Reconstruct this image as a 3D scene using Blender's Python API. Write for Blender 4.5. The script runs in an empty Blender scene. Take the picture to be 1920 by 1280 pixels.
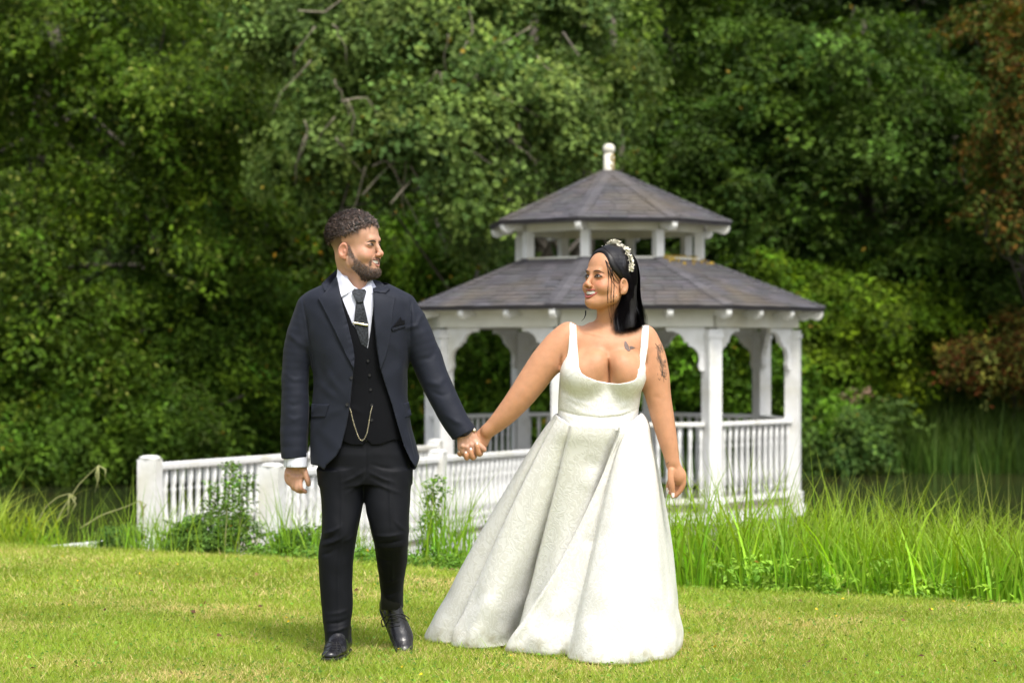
import bpy, bmesh, math, random
import numpy as np
from mathutils import Vector, Matrix, noise
from mathutils.bvhtree import BVHTree

SC = bpy.context.scene
COL = SC.collection
R = math.radians
rng = np.random.default_rng(7)
random.seed(7)

# ------------------------------------------------------------------ camera
FPX = 4200.0                      # focal length in pixels of a 1920 wide picture
CH = 1.22                         # camera height
HY = 655.0                        # row of the horizon
cam = bpy.data.cameras.new("camera")
cam.lens = 36.0 * FPX / 1920.0
cam.sensor_width = 36.0
cam.shift_y = (HY - 640.0) / 1920.0
cam.clip_start = 0.1
cam.clip_end = 500
cam.dof.use_dof = True
cam.dof.focus_distance = 8.95
cam.dof.aperture_fstop = 3.5
camo = bpy.data.objects.new("camera", cam)
COL.objects.link(camo)
camo.location = (0, 0, CH)
camo.rotation_euler = (R(90), 0, 0)
SC.camera = camo

# ------------------------------------------------------------------ sky, sun, exposure
SUN_EL, SUN_AZ = 60.0, 24.0       # sun stands behind the camera, a little to the right
world = bpy.data.worlds.new("World")
SC.world = world
world.use_nodes = True
wn = world.node_tree
bg = wn.nodes["Background"]
sky = wn.nodes.new("ShaderNodeTexSky")
sky.sky_type = 'NISHITA'
sky.sun_disc = False
sky.sun_elevation = R(SUN_EL)
sky.sun_rotation = R(180 - SUN_AZ)
sky.dust_density = 4.0
sky.air_density = 1.0
hs = wn.nodes.new("ShaderNodeHueSaturation")
hs.inputs["Saturation"].default_value = 0.35
wn.links.new(sky.outputs[0], hs.inputs["Color"])
wn.links.new(hs.outputs[0], bg.inputs["Color"])
bg.inputs["Strength"].default_value = 0.125
sun = bpy.data.lights.new("sun", 'SUN')
sun.energy = 1.5
sun.angle = R(13)
sun.color = (1.0, 0.95, 0.86)
suno = bpy.data.objects.new("sun", sun)
COL.objects.link(suno)
sdir = Vector((math.sin(R(SUN_AZ)) * math.cos(R(SUN_EL)), -math.cos(R(SUN_AZ)) * math.cos(R(SUN_EL)), math.sin(R(SUN_EL))))
suno.rotation_euler = sdir.to_track_quat('Z', 'Y').to_euler()
suno.location = (3, -5, 12)
SC.view_settings.view_transform = 'Standard'
SC.view_settings.look = 'None'
SC.view_settings.exposure = 1.15
SC.view_settings.gamma = 1.0
SC.view_settings.use_curve_mapping = False
SC.cycles.max_bounces = 6
SC.cycles.diffuse_bounces = 2
SC.cycles.glossy_bounces = 2
SC.cycles.transmission_bounces = 4
SC.cycles.transparent_max_bounces = 8

def P(px, py, d):
    return Vector(((px - 960.0) / FPX * d, d, CH - (py - HY) / FPX * d))

# ------------------------------------------------------------------ helpers
def obj(name, mesh, m=None, parent=None, smooth=False):
    o = bpy.data.objects.new(name, mesh)
    COL.objects.link(o)
    if m is not None and len(mesh.materials) == 0:
        mesh.materials.append(m)
    if parent is not None:
        o.parent = parent
    if smooth:
        mesh.polygons.foreach_set("use_smooth", np.ones(len(mesh.polygons), dtype=bool))
    return o

def empty(name, loc=(0, 0, 0), rz=0.0):
    o = bpy.data.objects.new(name, None)
    COL.objects.link(o)
    o.location = loc
    o.rotation_euler = (0, 0, rz)
    o.empty_display_size = 0.1
    return o

def tag(o, label=None, cat=None, group=None, kind=None):
    if label: o["label"] = label
    if cat: o["category"] = cat
    if group: o["group"] = group
    if kind: o["kind"] = kind
    return o

def mesh_np(name, V, F, smooth=False, col=None, tris=False):
    """V (n,3); F (m,k) all faces with k corners"""
    V = np.asarray(V, dtype=np.float32)
    F = np.asarray(F, dtype=np.int32)
    me = bpy.data.meshes.new(name)
    n, m, k = len(V), len(F), F.shape[1]
    me.vertices.add(n)
    me.vertices.foreach_set("co", V.ravel())
    me.loops.add(m * k)
    me.loops.foreach_set("vertex_index", F.ravel())
    me.polygons.add(m)
    me.polygons.foreach_set("loop_start", np.arange(m, dtype=np.int32) * k)
    me.polygons.foreach_set("loop_total", np.full(m, k, dtype=np.int32))
    me.update(calc_edges=True)
    me.polygons.foreach_set("use_smooth", np.full(m, smooth, dtype=bool))
    if col is not None:
        a = me.color_attributes.new("Col", 'FLOAT_COLOR', 'POINT')
        c = np.ones((n, 4), dtype=np.float32)
        c[:, :3] = col
        a.data.foreach_set("color", c.ravel())
    return me

class MB:
    """collects simple solids and links them as one mesh"""
    def __init__(s):
        s.v, s.f = [], []
    def add(s, vs, fs):
        b = len(s.v)
        s.v += [tuple(v) for v in vs]
        s.f += [tuple(b + i for i in f) for f in fs]
        return s
    def box(s, c, size, rz=0.0, M=None):
        hx, hy, hz = size[0] / 2, size[1] / 2, size[2] / 2
        vs = [Vector((x * hx, y * hy, z * hz)) for z in (-1, 1) for y in (-1, 1) for x in (-1, 1)]
        rot = M if M is not None else Matrix.Rotation(rz, 3, 'Z')
        vs = [rot @ v + Vector(c) for v in vs]
        return s.add(vs, [(0, 2, 3, 1), (4, 5, 7, 6), (0, 1, 5, 4), (2, 6, 7, 3), (0, 4, 6, 2), (1, 3, 7, 5)])
    def bar(s, a, b, w, h, up=(0, 0, 1)):
        a, b = Vector(a), Vector(b)
        d = b - a
        x = d.normalized()
        y = Vector(up).cross(x).normalized()
        z = x.cross(y)
        M = Matrix((x, y, z)).transposed()
        return s.box((a + b) / 2, (d.length, w, h), M=M)
    def lathe(s, prof, n=10, c=(0, 0, 0), cap=True):
        vs, fs = [], []
        for r_, z in prof:
            for i in range(n):
                t = 2 * math.pi * i / n
                vs.append((c[0] + r_ * math.cos(t), c[1] + r_ * math.sin(t), c[2] + z))
        for j in range(len(prof) - 1):
            for i in range(n):
                k = (i + 1) % n
                fs.append((j * n + i, j * n + k, (j + 1) * n + k, (j + 1) * n + i))
        if cap:
            fs.append(tuple(range(n))[::-1])
            fs.append(tuple((len(prof) - 1) * n + i for i in range(n)))
        return s.add(vs, fs)
    def tube(s, pts, rads, n=6, cap=True):
        pts = [Vector(p) for p in pts]
        vs, fs = [], []
        prev = None
        for i, p in enumerate(pts):
            t = (pts[min(i + 1, len(pts) - 1)] - pts[max(i - 1, 0)])
            if t.length < 1e-9: t = Vector((0, 0, 1))
            t.normalize()
            if prev is None:
                a = t.cross(Vector((0, 0, 1)) if abs(t.z) < .9 else Vector((1, 0, 0))).normalized()
            else:
                a = (prev - t * prev.dot(t))
                a = a.normalized() if a.length > 1e-6 else t.orthogonal().normalized()
            prev = a
            b = t.cross(a)
            r_ = rads[i] if hasattr(rads, '__len__') else rads
            for k in range(n):
                th = 2 * math.pi * k / n
                vs.append(p + (a * math.cos(th) + b * math.sin(th)) * r_)
        for j in range(len(pts) - 1):
            for i in range(n):
                k = (i + 1) % n
                fs.append((j * n + i, j * n + k, (j + 1) * n + k, (j + 1) * n + i))
        if cap:
            fs.append(tuple(range(n))[::-1])
            fs.append(tuple((len(pts) - 1) * n + i for i in range(n)))
        return s.add(vs, fs)
    def prism(s, poly, thick, M, c):
        """poly: 2D outline (x,z) extruded by thick along local y; M 3x3, c centre"""
        n = len(poly)
        vs = [M @ Vector((p[0], y, p[1])) + Vector(c) for y in (-thick / 2, thick / 2) for p in poly]
        fs = [tuple(range(n)), tuple(range(2 * n - 1, n - 1, -1))]
        for i in range(n):
            k = (i + 1) % n
            fs.append((i, i + n, k + n, k))
        return s.add(vs, fs)
    def mesh(s, name):
        me = bpy.data.meshes.new(name)
        me.from_pydata(s.v, [], s.f)
        me.update()
        bm = bmesh.new(); bm.from_mesh(me)
        bmesh.ops.recalc_face_normals(bm, faces=bm.faces[:])
        bm.to_mesh(me); bm.free()
        return me
    def build(s, name, m, parent=None, smooth=False):
        return obj(name, s.mesh(name), m, parent, smooth)

def bevel(o, w, seg=2):
    b = o.modifiers.new("bevel", 'BEVEL')
    b.width = w; b.segments = seg; b.limit_method = 'ANGLE'
    return o

# ------------------------------------------------------------------ materials
def mat(name, col, rough=0.6, spec=0.5, var=0.0, vscale=5.0, col2=None, ramp=(0.4, 0.6), bump=0.0, bscale=40.0,
        metal=0.0, trans=0.0, attr=False, detail=4.0, sheen=0.0, sss=0.0, extra=None, rvar=0.0):
    m = bpy.data.materials.new(name)
    m.use_nodes = True
    nt = m.node_tree
    N, L = nt.nodes, nt.links
    b = N["Principled BSDF"]
    b.inputs["Roughness"].default_value = rough
    b.inputs["Specular IOR Level"].default_value = spec
    b.inputs["Metallic"].default_value = metal
    tc = N.new("ShaderNodeTexCoord")
    src = None
    rgb = N.new("ShaderNodeRGB"); rgb.outputs[0].default_value = (*col, 1)
    src = rgb.outputs[0]
    if attr:
        a = N.new("ShaderNodeVertexColor"); a.layer_name = "Col"
        mx = N.new("ShaderNodeMixRGB"); mx.blend_type = 'MULTIPLY'; mx.inputs[0].default_value = 1
        L.new(src, mx.inputs[1]); L.new(a.outputs[0], mx.inputs[2]); src = mx.outputs[0]
    if col2 is not None:
        nz = N.new("ShaderNodeTexNoise"); nz.inputs["Scale"].default_value = vscale; nz.inputs["Detail"].default_value = detail
        L.new(tc.outputs["Object"], nz.inputs["Vector"])
        rp = N.new("ShaderNodeValToRGB"); rp.color_ramp.elements[0].position = ramp[0]; rp.color_ramp.elements[1].position = ramp[1]
        L.new(nz.outputs["Fac"], rp.inputs[0])
        mx = N.new("ShaderNodeMixRGB"); L.new(rp.outputs[0], mx.inputs[0]); L.new(src, mx.inputs[1])
        mx.inputs[2].default_value = (*col2, 1); src = mx.outputs[0]
    if var > 0:
        nz = N.new("ShaderNodeTexNoise"); nz.inputs["Scale"].default_value = vscale * 3; nz.inputs["Detail"].default_value = 5
        L.new(tc.outputs["Object"], nz.inputs["Vector"])
        mr = N.new("ShaderNodeMapRange"); mr.inputs[1].default_value = 0.25; mr.inputs[2].default_value = 0.75
        mr.inputs[3].default_value = 1 - var; mr.inputs[4].default_value = 1 + var
        L.new(nz.outputs["Fac"], mr.inputs[0])
        hv = N.new("ShaderNodeHueSaturation"); L.new(mr.outputs[0], hv.inputs["Value"]); L.new(src, hv.inputs["Color"]); src = hv.outputs[0]
    L.new(src, b.inputs["Base Color"])
    if bump > 0:
        nb = N.new("ShaderNodeTexNoise"); nb.inputs["Scale"].default_value = bscale; nb.inputs["Detail"].default_value = 4
        L.new(tc.outputs["Object"], nb.inputs["Vector"])
        bp = N.new("ShaderNodeBump"); bp.inputs["Strength"].default_value = bump; bp.inputs["Distance"].default_value = 0.01
        L.new(nb.outputs["Fac"], bp.inputs["Height"]); L.new(bp.outputs[0], b.inputs["Normal"])
    if sheen > 0:
        b.inputs["Sheen Weight"].default_value = sheen
    if sss > 0:
        b.inputs["Subsurface Weight"].default_value = sss
        b.inputs["Subsurface Radius"].default_value = (0.012, 0.005, 0.003)
        b.inputs["Subsurface Scale"].default_value = 1.0
    if trans > 0:
        out = N["Material Output"]
        tr = N.new("ShaderNodeBsdfTranslucent")
        hv = N.new("ShaderNodeHueSaturation"); hv.inputs["Value"].default_value = 1.3; hv.inputs["Saturation"].default_value = 1.15
        L.new(src, hv.inputs["Color"]); L.new(hv.outputs[0], tr.inputs[0])
        ms = N.new("ShaderNodeMixShader"); ms.inputs[0].default_value = trans
        L.new(b.outputs[0], ms.inputs[1]); L.new(tr.outputs[0], ms.inputs[2]); L.new(ms.outputs[0], out.inputs[0])
    return m

M = {}
M['white'] = mat("white_paint", (0.72, 0.72, 0.70), 0.55, col2=(0.52, 0.50, 0.38), vscale=2.6, ramp=(0.50, 0.85), var=0.08, bump=0.25, bscale=30)
M['beam'] = mat("weathered_white_paint", (0.70, 0.69, 0.61), 0.6, col2=(0.50, 0.46, 0.33), vscale=1.6, ramp=(0.45, 0.75), var=0.07, bump=0.3, bscale=30)
M['shingle'] = mat("slate_grey_shingle", (0.082, 0.078, 0.085), 0.75, col2=(0.115, 0.092, 0.062), vscale=1.1, ramp=(0.50, 0.78), var=0.18, bump=0.5, bscale=60, attr=True)
M['roofdark'] = mat("roof_felt", (0.05, 0.045, 0.05), 0.8)
M['deck'] = mat("deck_boards", (0.32, 0.29, 0.24), 0.7, var=0.2, bump=0.3)
M['bark'] = mat("bark", (0.10, 0.085, 0.065), 0.85, var=0.35, vscale=4, bump=0.8, bscale=20)
M['twig'] = mat("pale_twig_bark", (0.22, 0.19, 0.14), 0.8, var=0.2, vscale=4)
M['earth'] = mat("bank_earth", (0.030, 0.030, 0.014), 0.95, col2=(0.025, 0.045, 0.012), vscale=1.5, var=0.3, bump=0.8, bscale=10)
M['water'] = mat("pond_water", (0.035, 0.032, 0.014), 0.09, spec=0.5, col2=(0.022, 0.028, 0.012), vscale=0.5, bump=0.10, bscale=3.0)
M['leaf'] = mat("leaf", (1, 1, 1), 0.55, spec=0.12, attr=True, trans=0.20)
M['blade'] = mat("grass_blade", (1, 1, 1), 0.5, spec=0.18, attr=True, trans=0.42)
M['moss'] = mat("yellow_moss", (0.30, 0.20, 0.02), 0.9, bump=0.6)
# ------------------------------------------------------------------ ground, pond and hillside
WATER_Z = -1.0
EDGE = [(-9, 19.5), (-3.25, 14.3), (-1.5, 13.4), (-0.4, 12.7), (0.9, 11.6), (2.5, 10.9), (5, 10.0), (9, 9.3)]
def edge_d(x):
    xs = [e[0] for e in EDGE]; ys = [e[1] for e in EDGE]
    return np.interp(x, xs, ys)

def sstep(a, b, x):
    t = np.clip((x - a) / (b - a), 0, 1)
    return t * t * (3 - 2 * t)

def fbm2(X, Y, s=1.0, seed=0, oct=4):
    """cheap smooth noise from sines, vectorised"""
    r_ = np.random.default_rng(seed)
    o = np.zeros_like(X, dtype=np.float64); a = 1.0; f = s
    for _ in range(oct):
        for _ in range(3):
            th = r_.uniform(0, 2 * np.pi); ph = r_.uniform(0, 2 * np.pi)
            o += a * np.sin((X * np.cos(th) + Y * np.sin(th)) * f + ph)
        a *= 0.5; f *= 2.03
    return o / 5.0

def ground_z(X, Y):
    X = np.asarray(X, dtype=np.float64); Y = np.asarray(Y, dtype=np.float64)
    e = edge_d(X)
    z = np.zeros_like(X)
    t = sstep(0, 5.0, Y - e)
    z = z - 1.45 * t - 0.04 * sstep(-1.0, 0.3, Y - e)
    z = z + 0.015 * fbm2(X, Y, 0.9, 3) * (1 - t)
    far = 41.0 - 0.02 * X + 1.2 * fbm2(X, 0 * Y, 0.25, 5)
    u = np.clip(Y - far, 0, None)
    z = z + sstep(-0.7, 1.0, Y - far) * 0.9
    z = z + 0.95 * np.clip(u - 1.5, 0, 22) * (1 + 0.10 * fbm2(X, Y, 0.3, 9)) + 0.2 * np.clip(u - 23.5, 0, 200)
    side = np.clip(np.abs(X) - 16, 0, 14)
    z = z + side * 0.35 * sstep(20, 30, Y)
    return z

gx = np.unique(np.concatenate([np.linspace(-150, -14, 24), np.linspace(-14, 14, 150), np.linspace(14, 150, 24)]))
gy = np.unique(np.concatenate([np.linspace(-60, 4, 12), np.linspace(4, 20, 110), np.linspace(20, 70, 70), np.linspace(70, 220, 12)]))
GX, GY = np.meshgrid(gx, gy)
GZ = ground_z(GX, GY)
V = np.stack([GX.ravel(), GY.ravel(), GZ.ravel()], 1)
nx_, ny_ = len(gx), len(gy)
I = np.arange(nx_ * ny_).reshape(ny_, nx_)
F = np.stack([I[:-1, :-1].ravel(), I[:-1, 1:].ravel(), I[1:, 1:].ravel(), I[1:, :-1].ravel()], 1)
# ground material: mown lawn on the near side, dark earth and litter past its edge
gm = bpy.data.materials.new("lawn_and_bank"); gm.use_nodes = True
N, L = gm.node_tree.nodes, gm.node_tree.links
b = N["Principled BSDF"]; b.inputs["Roughness"].default_value = 0.9; b.inputs["Specular IOR Level"].default_value = 0.2
tc = N.new("ShaderNodeTexCoord")
def nz_(sc, det=5, sx=1.0):
    n = N.new("ShaderNodeTexNoise"); n.inputs["Scale"].default_value = sc; n.inputs["Detail"].default_value = det
    mp = N.new("ShaderNodeMapping"); mp.inputs["Scale"].default_value = (1, sx, 1)
    L.new(tc.outputs["Object"], mp.inputs[0]); L.new(mp.outputs[0], n.inputs["Vector"]); return n
def ramp_(n, a, b_, c1, c2):
    r_ = N.new("ShaderNodeValToRGB"); r_.color_ramp.elements[0].position = a; r_.color_ramp.elements[1].position = b_
    r_.color_ramp.elements[0].color = (*c1, 1); r_.color_ramp.elements[1].color = (*c2, 1)
    L.new(n.outputs["Fac"], r_.inputs[0]); return r_
r1 = ramp_(nz_(1.3), 0.42, 0.62, (0.20, 0.25, 0.025), (0.40, 0.33, 0.11))
r2 = ramp_(nz_(60, 3), 0.35, 0.65, (0.45, 0.45, 0.45), (1.15, 1.15, 1.15))
mx = N.new("ShaderNodeMixRGB"); mx.blend_type = 'MULTIPLY'; mx.inputs[0].default_value = 1
L.new(r1.outputs[0], mx.inputs[1]); L.new(r2.outputs[0], mx.inputs[2])
att = N.new("ShaderNodeVertexColor"); att.layer_name = "Col"
r3 = ramp_(nz_(1.2), 0.4, 0.6, (0.018, 0.030, 0.007), (0.022, 0.022, 0.009))
m2 = N.new("ShaderNodeMixRGB"); L.new(att.outputs[0], m2.inputs[0]); L.new(mx.outputs[0], m2.inputs[1]); L.new(r3.outputs[0], m2.inputs[2])
L.new(m2.outputs[0], b.inputs["Base Color"])
bp = N.new("ShaderNodeBump"); bp.inputs["Strength"].default_value = 0.6; bp.inputs["Distance"].default_value = 0.02
L.new(nz_(45, 4).outputs["Fac"], bp.inputs["Height"]); L.new(bp.outputs[0], b.inputs["Normal"])
bank = sstep(0.0, 0.7, V[:, 1] - edge_d(V[:, 0]))
g = obj("ground", mesh_np("ground", V, F, True, col=np.repeat(bank[:, None], 3, 1)), gm)
tag(g, kind="structure")

w = MB()
w.add([(-60, 13, WATER_Z), (60, 9, WATER_Z), (60, 48, WATER_Z), (-60, 48, WATER_Z)], [(0, 1, 2, 3)])
wo = w.build("water", M['water']); tag(wo, kind="structure")

# ------------------------------------------------------------------ gazebo
GC = Vector((1.19, 27.5, 0.0))
RP, RE, RC, RU = 2.27, 2.66, 1.13, 1.53
A0 = 16.5
DECK = -0.62
def gv(k, r_, z):
    a = R(-(A0 + 45 * k))
    return Vector((r_ * math.cos(a), r_ * math.sin(a), z))     # local to the gazebo, camera side has -y
gaz = empty("gazebo", GC)
tag(gaz, "white octagonal timber gazebo with a two-tier grey shingled roof standing in the pond", "gazebo")
# posts
pm = MB()
pm.box((0, 0, 1.02), (0.17, 0.17, 2.10)); pm.box((0, 0, 0.06), (0.22, 0.22, 0.16)); pm.box((0, 0, 2.0), (0.20, 0.20, 0.05))
pmesh = pm.mesh("post"); pmesh.materials.append(M['white'])
for k in range(8):
    v = gv(k, RP, DECK)
    o = obj("post", pmesh, None, gaz); o.location = v; o.rotation_euler = (0, 0, R(-(A0 + 45 * k)))
# brackets with a stepped, scalloped inner edge
def bracket_poly():
    pts = [(0, 0), (0, -0.50)]
    def arc(cx, cz, r_, a0, a1, n=6):
        return [(cx + r_ * math.cos(R(a0 + (a1 - a0) * i / n)), cz + r_ * math.sin(R(a0 + (a1 - a0) * i / n))) for i in range(n + 1)]
    pts += [(0.05, -0.50)]
    pts += [(0.075, -0.44), (0.06, -0.38)]
    pts += arc(0.21, -0.36, 0.15, 180, 100, 6)
    pts += [(0.19, -0.17)]
    pts += arc(0.36, -0.19, 0.13, 175, 100, 5)
    pts += [(0.36, -0.045), (0.44, -0.05), (0.45, 0)]
    return pts
bp_ = bracket_poly()
for sgn in (1, -1):
    mbk = MB(); mbk.prism([(sgn * (p[0] + 0.085), p[1]) for p in bp_], 0.055, Matrix.Identity(3), (0, 0, 0))
    bmesh_ = mbk.mesh("bracket"); bmesh_.materials.append(M['white'])
    for k in range(8):
        a, c = gv(k, RP, 0), gv(k + 1, RP, 0)
        d = (c - a).normalized()
        p = a if sgn > 0 else c
        o = obj("bracket", bmesh_, None, gaz)
        o.location = (p.x, p.y, 1.475)
        o.rotation_euler = (0, 0, math.atan2(d.y, d.x))
# beams, cap mouldings, fascia, deck
def ring_bars(name, r_, z, w_, h_, m, n=8, ext=0.0):
    for k in range(n):
        a, c = gv(k, r_, z), gv(k + 1, r_, z)
        o = MB().bar(a, c, w_, h_).build(name, m, gaz)
ring_bars("beam", RP + 0.01, 1.565, 0.13, 0.175, M['beam'])
ring_bars("moulding", RP + 0.05, 1.665, 0.16, 0.035, M['beam'])
ring_bars("deck_fascia", RP + 0.13, DECK - 0.075, 0.05, 0.13, M['white'])
ring_bars("base_board", RP + 0.02, DECK - 0.22, 0.04, 0.14, M['beam'])
ring_bars("upper_beam", RC - 0.0, 2.675, 0.10, 0.09, M['beam'])
ring_bars("curb", RC, 2.305, 0.13, 0.03, M['beam'])
vs = [gv(k, RP + 0.12, DECK - 0.01) for k in range(8)] + [gv(k, RP + 0.12, DECK - 0.05) for k in range(8)]
MB().add(vs, [tuple(range(8)), tuple(range(15, 7, -1))] + [(i, i + 8, (i + 1) % 8 + 8, (i + 1) % 8) for i in range(8)]).build("deck_frame", M['deck'], gaz)
for i in range(-15, 16):
    y = i * 0.15
    half = math.sqrt(max(0.05, (RP * 0.94) ** 2 - y * y))
    MB().box((0, y, DECK + 0.005), (2 * half, 0.14, 0.025)).build("deck_board", M['deck'], gaz)
for k in range(8):
    v = gv(k, RP - 0.05, 0)
    MB().lathe([(0.09, -1.9), (0.09, DECK - 0.29)], 8, (v.x, v.y, 0)).build("pile", M['deck'], gaz)
# railings
balm = MB(); balm.lathe([(0.020, 0), (0.022, 0.10), (0.015, 0.13), (0.026, 0.17), (0.030, 0.26), (0.021, 0.42), (0.017, 0.58), (0.024, 0.62), (0.017, 0.66), (0.024, 0.70), (0.024, 0.86)], 8)
balme = balm.mesh("baluster"); balme.materials.append(M['white'])
balme.polygons.foreach_set("use_smooth", np.ones(len(balme.polygons), dtype=bool))
for k in range(8):
    if k == 2: continue                       # open side where the bridge comes in
    a, c = gv(k, RP, 0), gv(k + 1, RP, 0)
    d = (c - a).normalized(); Ln = (c - a).length
    a2, c2 = a + d * 0.085, c - d * 0.085
    z = Vector((0, 0, 1))
    bevel(MB().bar(a2 + z * 0.365, c2 + z * 0.365, 0.11, 0.05).build("handrail", M['white'], gaz), 0.012)
    MB().bar(a2 + z * (DECK + 0.115), c2 + z * (DECK + 0.115), 0.07, 0.06).build("bottom_rail", M['white'], gaz)
    n = 13
    for i in range(n):
        p = a + d * (Ln * (i + 1) / (n + 1))
        o = obj("baluster", balme, None, gaz)
        o.location = (p.x, p.y, DECK + 0.14); o.scale = (1, 1, 0.825 / 0.86)
# roofs
def roof(tier, r0, z0, r1, z1, courses, tabw):
    sl = MB()
    n = 8
    vs = []
    for r_, z in ((r0, z0), (r1, z1), (r1, z1 - 0.05), (r0 - 0.02, z0 - 0.035)):
        vs += [gv(k, max(r_, 0.01), z) for k in range(8)]
    fs = []
    for j in range(4):
        for i in range(8):
            k = (i + 1) % 8; jj = (j + 1) % 4
            fs.append((j * 8 + i, j * 8 + k, jj * 8 + k, jj * 8 + i))
    sl.add(vs, fs); sl.build(tier + "roof_deck", M['roofdark'], gaz)
    V, F, C = [], [], []
    def tab(p00, p10, p11, p01, nrm, lift0, lift1, c):
        b = len(V)
        for p, l in ((p00, lift0), (p10, lift0), (p11, lift1), (p01, lift1)):
            V.append(p + nrm * l)
        for p in (p00, p10):
            V.append(p + nrm * (lift0 - 0.014))
        F.append((b, b + 1, b + 2, b + 3)); F.append((b + 4, b + 5, b + 1, b))
        C.extend([c] * 6)
    for k in range(8):
        A, B = gv(k, r0, z0), gv(k + 1, r0, z0)
        D, E = gv(k, r1, z1), gv(k + 1, r1, z1)
        nrm = (B - A).cross(D - A).normalized()
        if nrm.z < 0: nrm = -nrm
        for j in range(courses):
            t0, t1 = (j - 0.02) / courses, min((j + 1.15) / courses, 1.0)
            t0 = max(t0, 0)
            L0, R0 = A.lerp(D, t0), B.lerp(E, t0)
            L1, R1 = A.lerp(D, t1), B.lerp(E, t1)
            W = (R0 - L0).length
            nt = max(1, round(W / tabw))
            off = random.random() * 0.6
            cuts = [0] + sorted(min(max((i + off + random.uniform(-.08, .08)) / nt, 0.01), .99) for i in range(nt)) + [1]
            for i in range(len(cuts) - 1):
                u0, u1 = cuts[i], cuts[i + 1]
                if (u1 - u0) * W < 0.02: continue
                g0 = 0.004 / W
                s = random.uniform(0.84, 1.16)
                lich = 1.0
                q = random.uniform(-.005, .003)
                c = (s * random.uniform(.95, 1.06), s, s * random.uniform(.93, 1.08))
                u0 += g0; u1 -= g0
                tab(L0.lerp(R0, u0), L0.lerp(R0, u1), L1.lerp(R1, u1), L1.lerp(R1, u0), nrm, 0.022 + q, 0.006, c)
        # ridge caps
        nc = courses + 2
        for j in range(nc):
            t0, t1 = j / nc, min((j + 1.2) / nc, 1)
            p0, p1 = A.lerp(D, t0), A.lerp(D, t1)
            dirh = (B - A).normalized(); dirg = (gv(k - 1, r0, z0) - A).normalized()
            s = random.uniform(0.75, 1.2)
            for dd in (dirh, dirg):
                w0 = min(0.10, 0.5 * (p0 - gv(k + 1, r0, z0).lerp(gv(k + 1, r1, z1), t0)).length + .01)
                up = Vector((0, 0, 0.034))
                b = len(V)
                V.extend([p0 + up, p0 + dd * w0 + up * .95, p1 + dd * w0 * .95 + up * .5, p1 + up * .6, p0 + up * .3, p0 + dd * w0 + up * .3])
                F.append((b, b + 1, b + 2, b + 3)); F.append((b + 4, b + 5, b + 1, b)); C.extend([(s, s, s * 1.03)] * 6)
    me = mesh_np("shingles", np.array([tuple(v) for v in V]), np.array(F), False, col=np.array(C))
    so = obj("shingles", me, M['shingle'], gaz)
    so["kind"] = "stuff"
roof("lower_", RE, 1.705, RC, 2.31, 14, 0.24)
roof("upper_", RU, 2.745, 0.07, 3.40, 14, 0.22)
# ceiling under the lower roof
vs = [gv(k, RE - 0.06, 1.685) for k in range(8)] + [gv(k, RP - 0.08, 1.70) for k in range(8)]
MB().add(vs, [(i, (i + 1) % 8, (i + 1) % 8 + 8, i + 8) for i in range(8)]).build("soffit", M['beam'], gaz)
vs = [gv(k, RU - 0.04, 2.725) for k in range(8)] + [gv(k, 0.9, 2.73) for k in range(8)]
MB().add(vs, [(i, (i + 1) % 8, (i + 1) % 8 + 8, i + 8) for i in range(8)]).build("upper_soffit", M['beam'], gaz)
# clerestory posts
cm = MB(); cm.box((0, 0, 0.16), (0.105, 0.105, 0.36)); cme = cm.mesh("clerestory_post"); cme.materials.append(M['white'])
for k in range(8):
    v = gv(k, RC, 2.30); o = obj("clerestory_post", cme, None, gaz); o.location = v; o.rotation_euler = (0, 0, R(-(A0 + 45 * k)))
# rafter tails
tp = [(-0.28, 0), (0.0, 0), (0.0, -0.05), (-0.02, -0.085), (-0.06, -0.105), (-0.10, -0.10), (-0.13, -0.085), (-0.28, -0.06)]
tm = MB(); tm.prism(tp, 0.065, Matrix.Identity(3), (0, 0, 0)); tme = tm.mesh("rafter_tail"); tme.materials.append(M['white'])
def tail(p, ang):
    o = obj("rafter_tail", tme, None, gaz); o.location = p; o.rotation_euler = (0, 0, ang)
for k in range(8):
    a = R(-(A0 + 45 * k))
    tail(gv(k, RE - 0.03, 1.672), a); tail(gv(k, RU - 0.03, 2.715), a)
    for t in (1 / 3, 2 / 3):
        tail(gv(k, RE - 0.03, 1.672).lerp(gv(k + 1, RE - 0.03, 1.672), t), a - R(22.5))
# finial
fm = MB(); fm.lathe([(0.075, 3.36), (0.066, 3.40), (0.063, 3.62)], 14)
fo = fm.build("finial_post", M['beam'], gaz, True)
fb = MB(); fb.lathe([(0.03, 3.615), (0.064, 3.635), (0.076, 3.67), (0.070, 3.71), (0.045, 3.735), (0.01, 3.745)], 16)
fb.build("finial_ball", M['beam'], gaz, True)
mo = MB()
for i in range(26):
    a = random.uniform(-1.3, .2); z = random.uniform(3.41, 3.61)
    mo.lathe([(0.004, -.002), (0.014, 0.004), (0.002, 0.02)], 6, (0.064 * math.cos(a), 0.064 * math.sin(a), z))
mo_ = mo.build("moss_patches", M['moss'], gaz, True); mo_["kind"] = "stuff"
mo = MB()
for i in range(70):
    u, v_ = random.random() ** .7, random.random() ** 3 * 0.16
    A, B = gv(0, RE, 1.705), gv(1, RE, 1.705); D, E = gv(0, RC, 2.31), gv(1, RC, 2.31)
    p = A.lerp(D, 1 - v_).lerp(B.lerp(E, 1 - v_), u); s = random.uniform(.5, 1.6)
    mo.lathe([(0.02 * s, 0.0), (0.022 * s, 0.028), (0.003, 0.045)], 6, p)
mo_ = mo.build("moss_patches", M['moss'], gaz, True); mo_["kind"] = "stuff"

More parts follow.
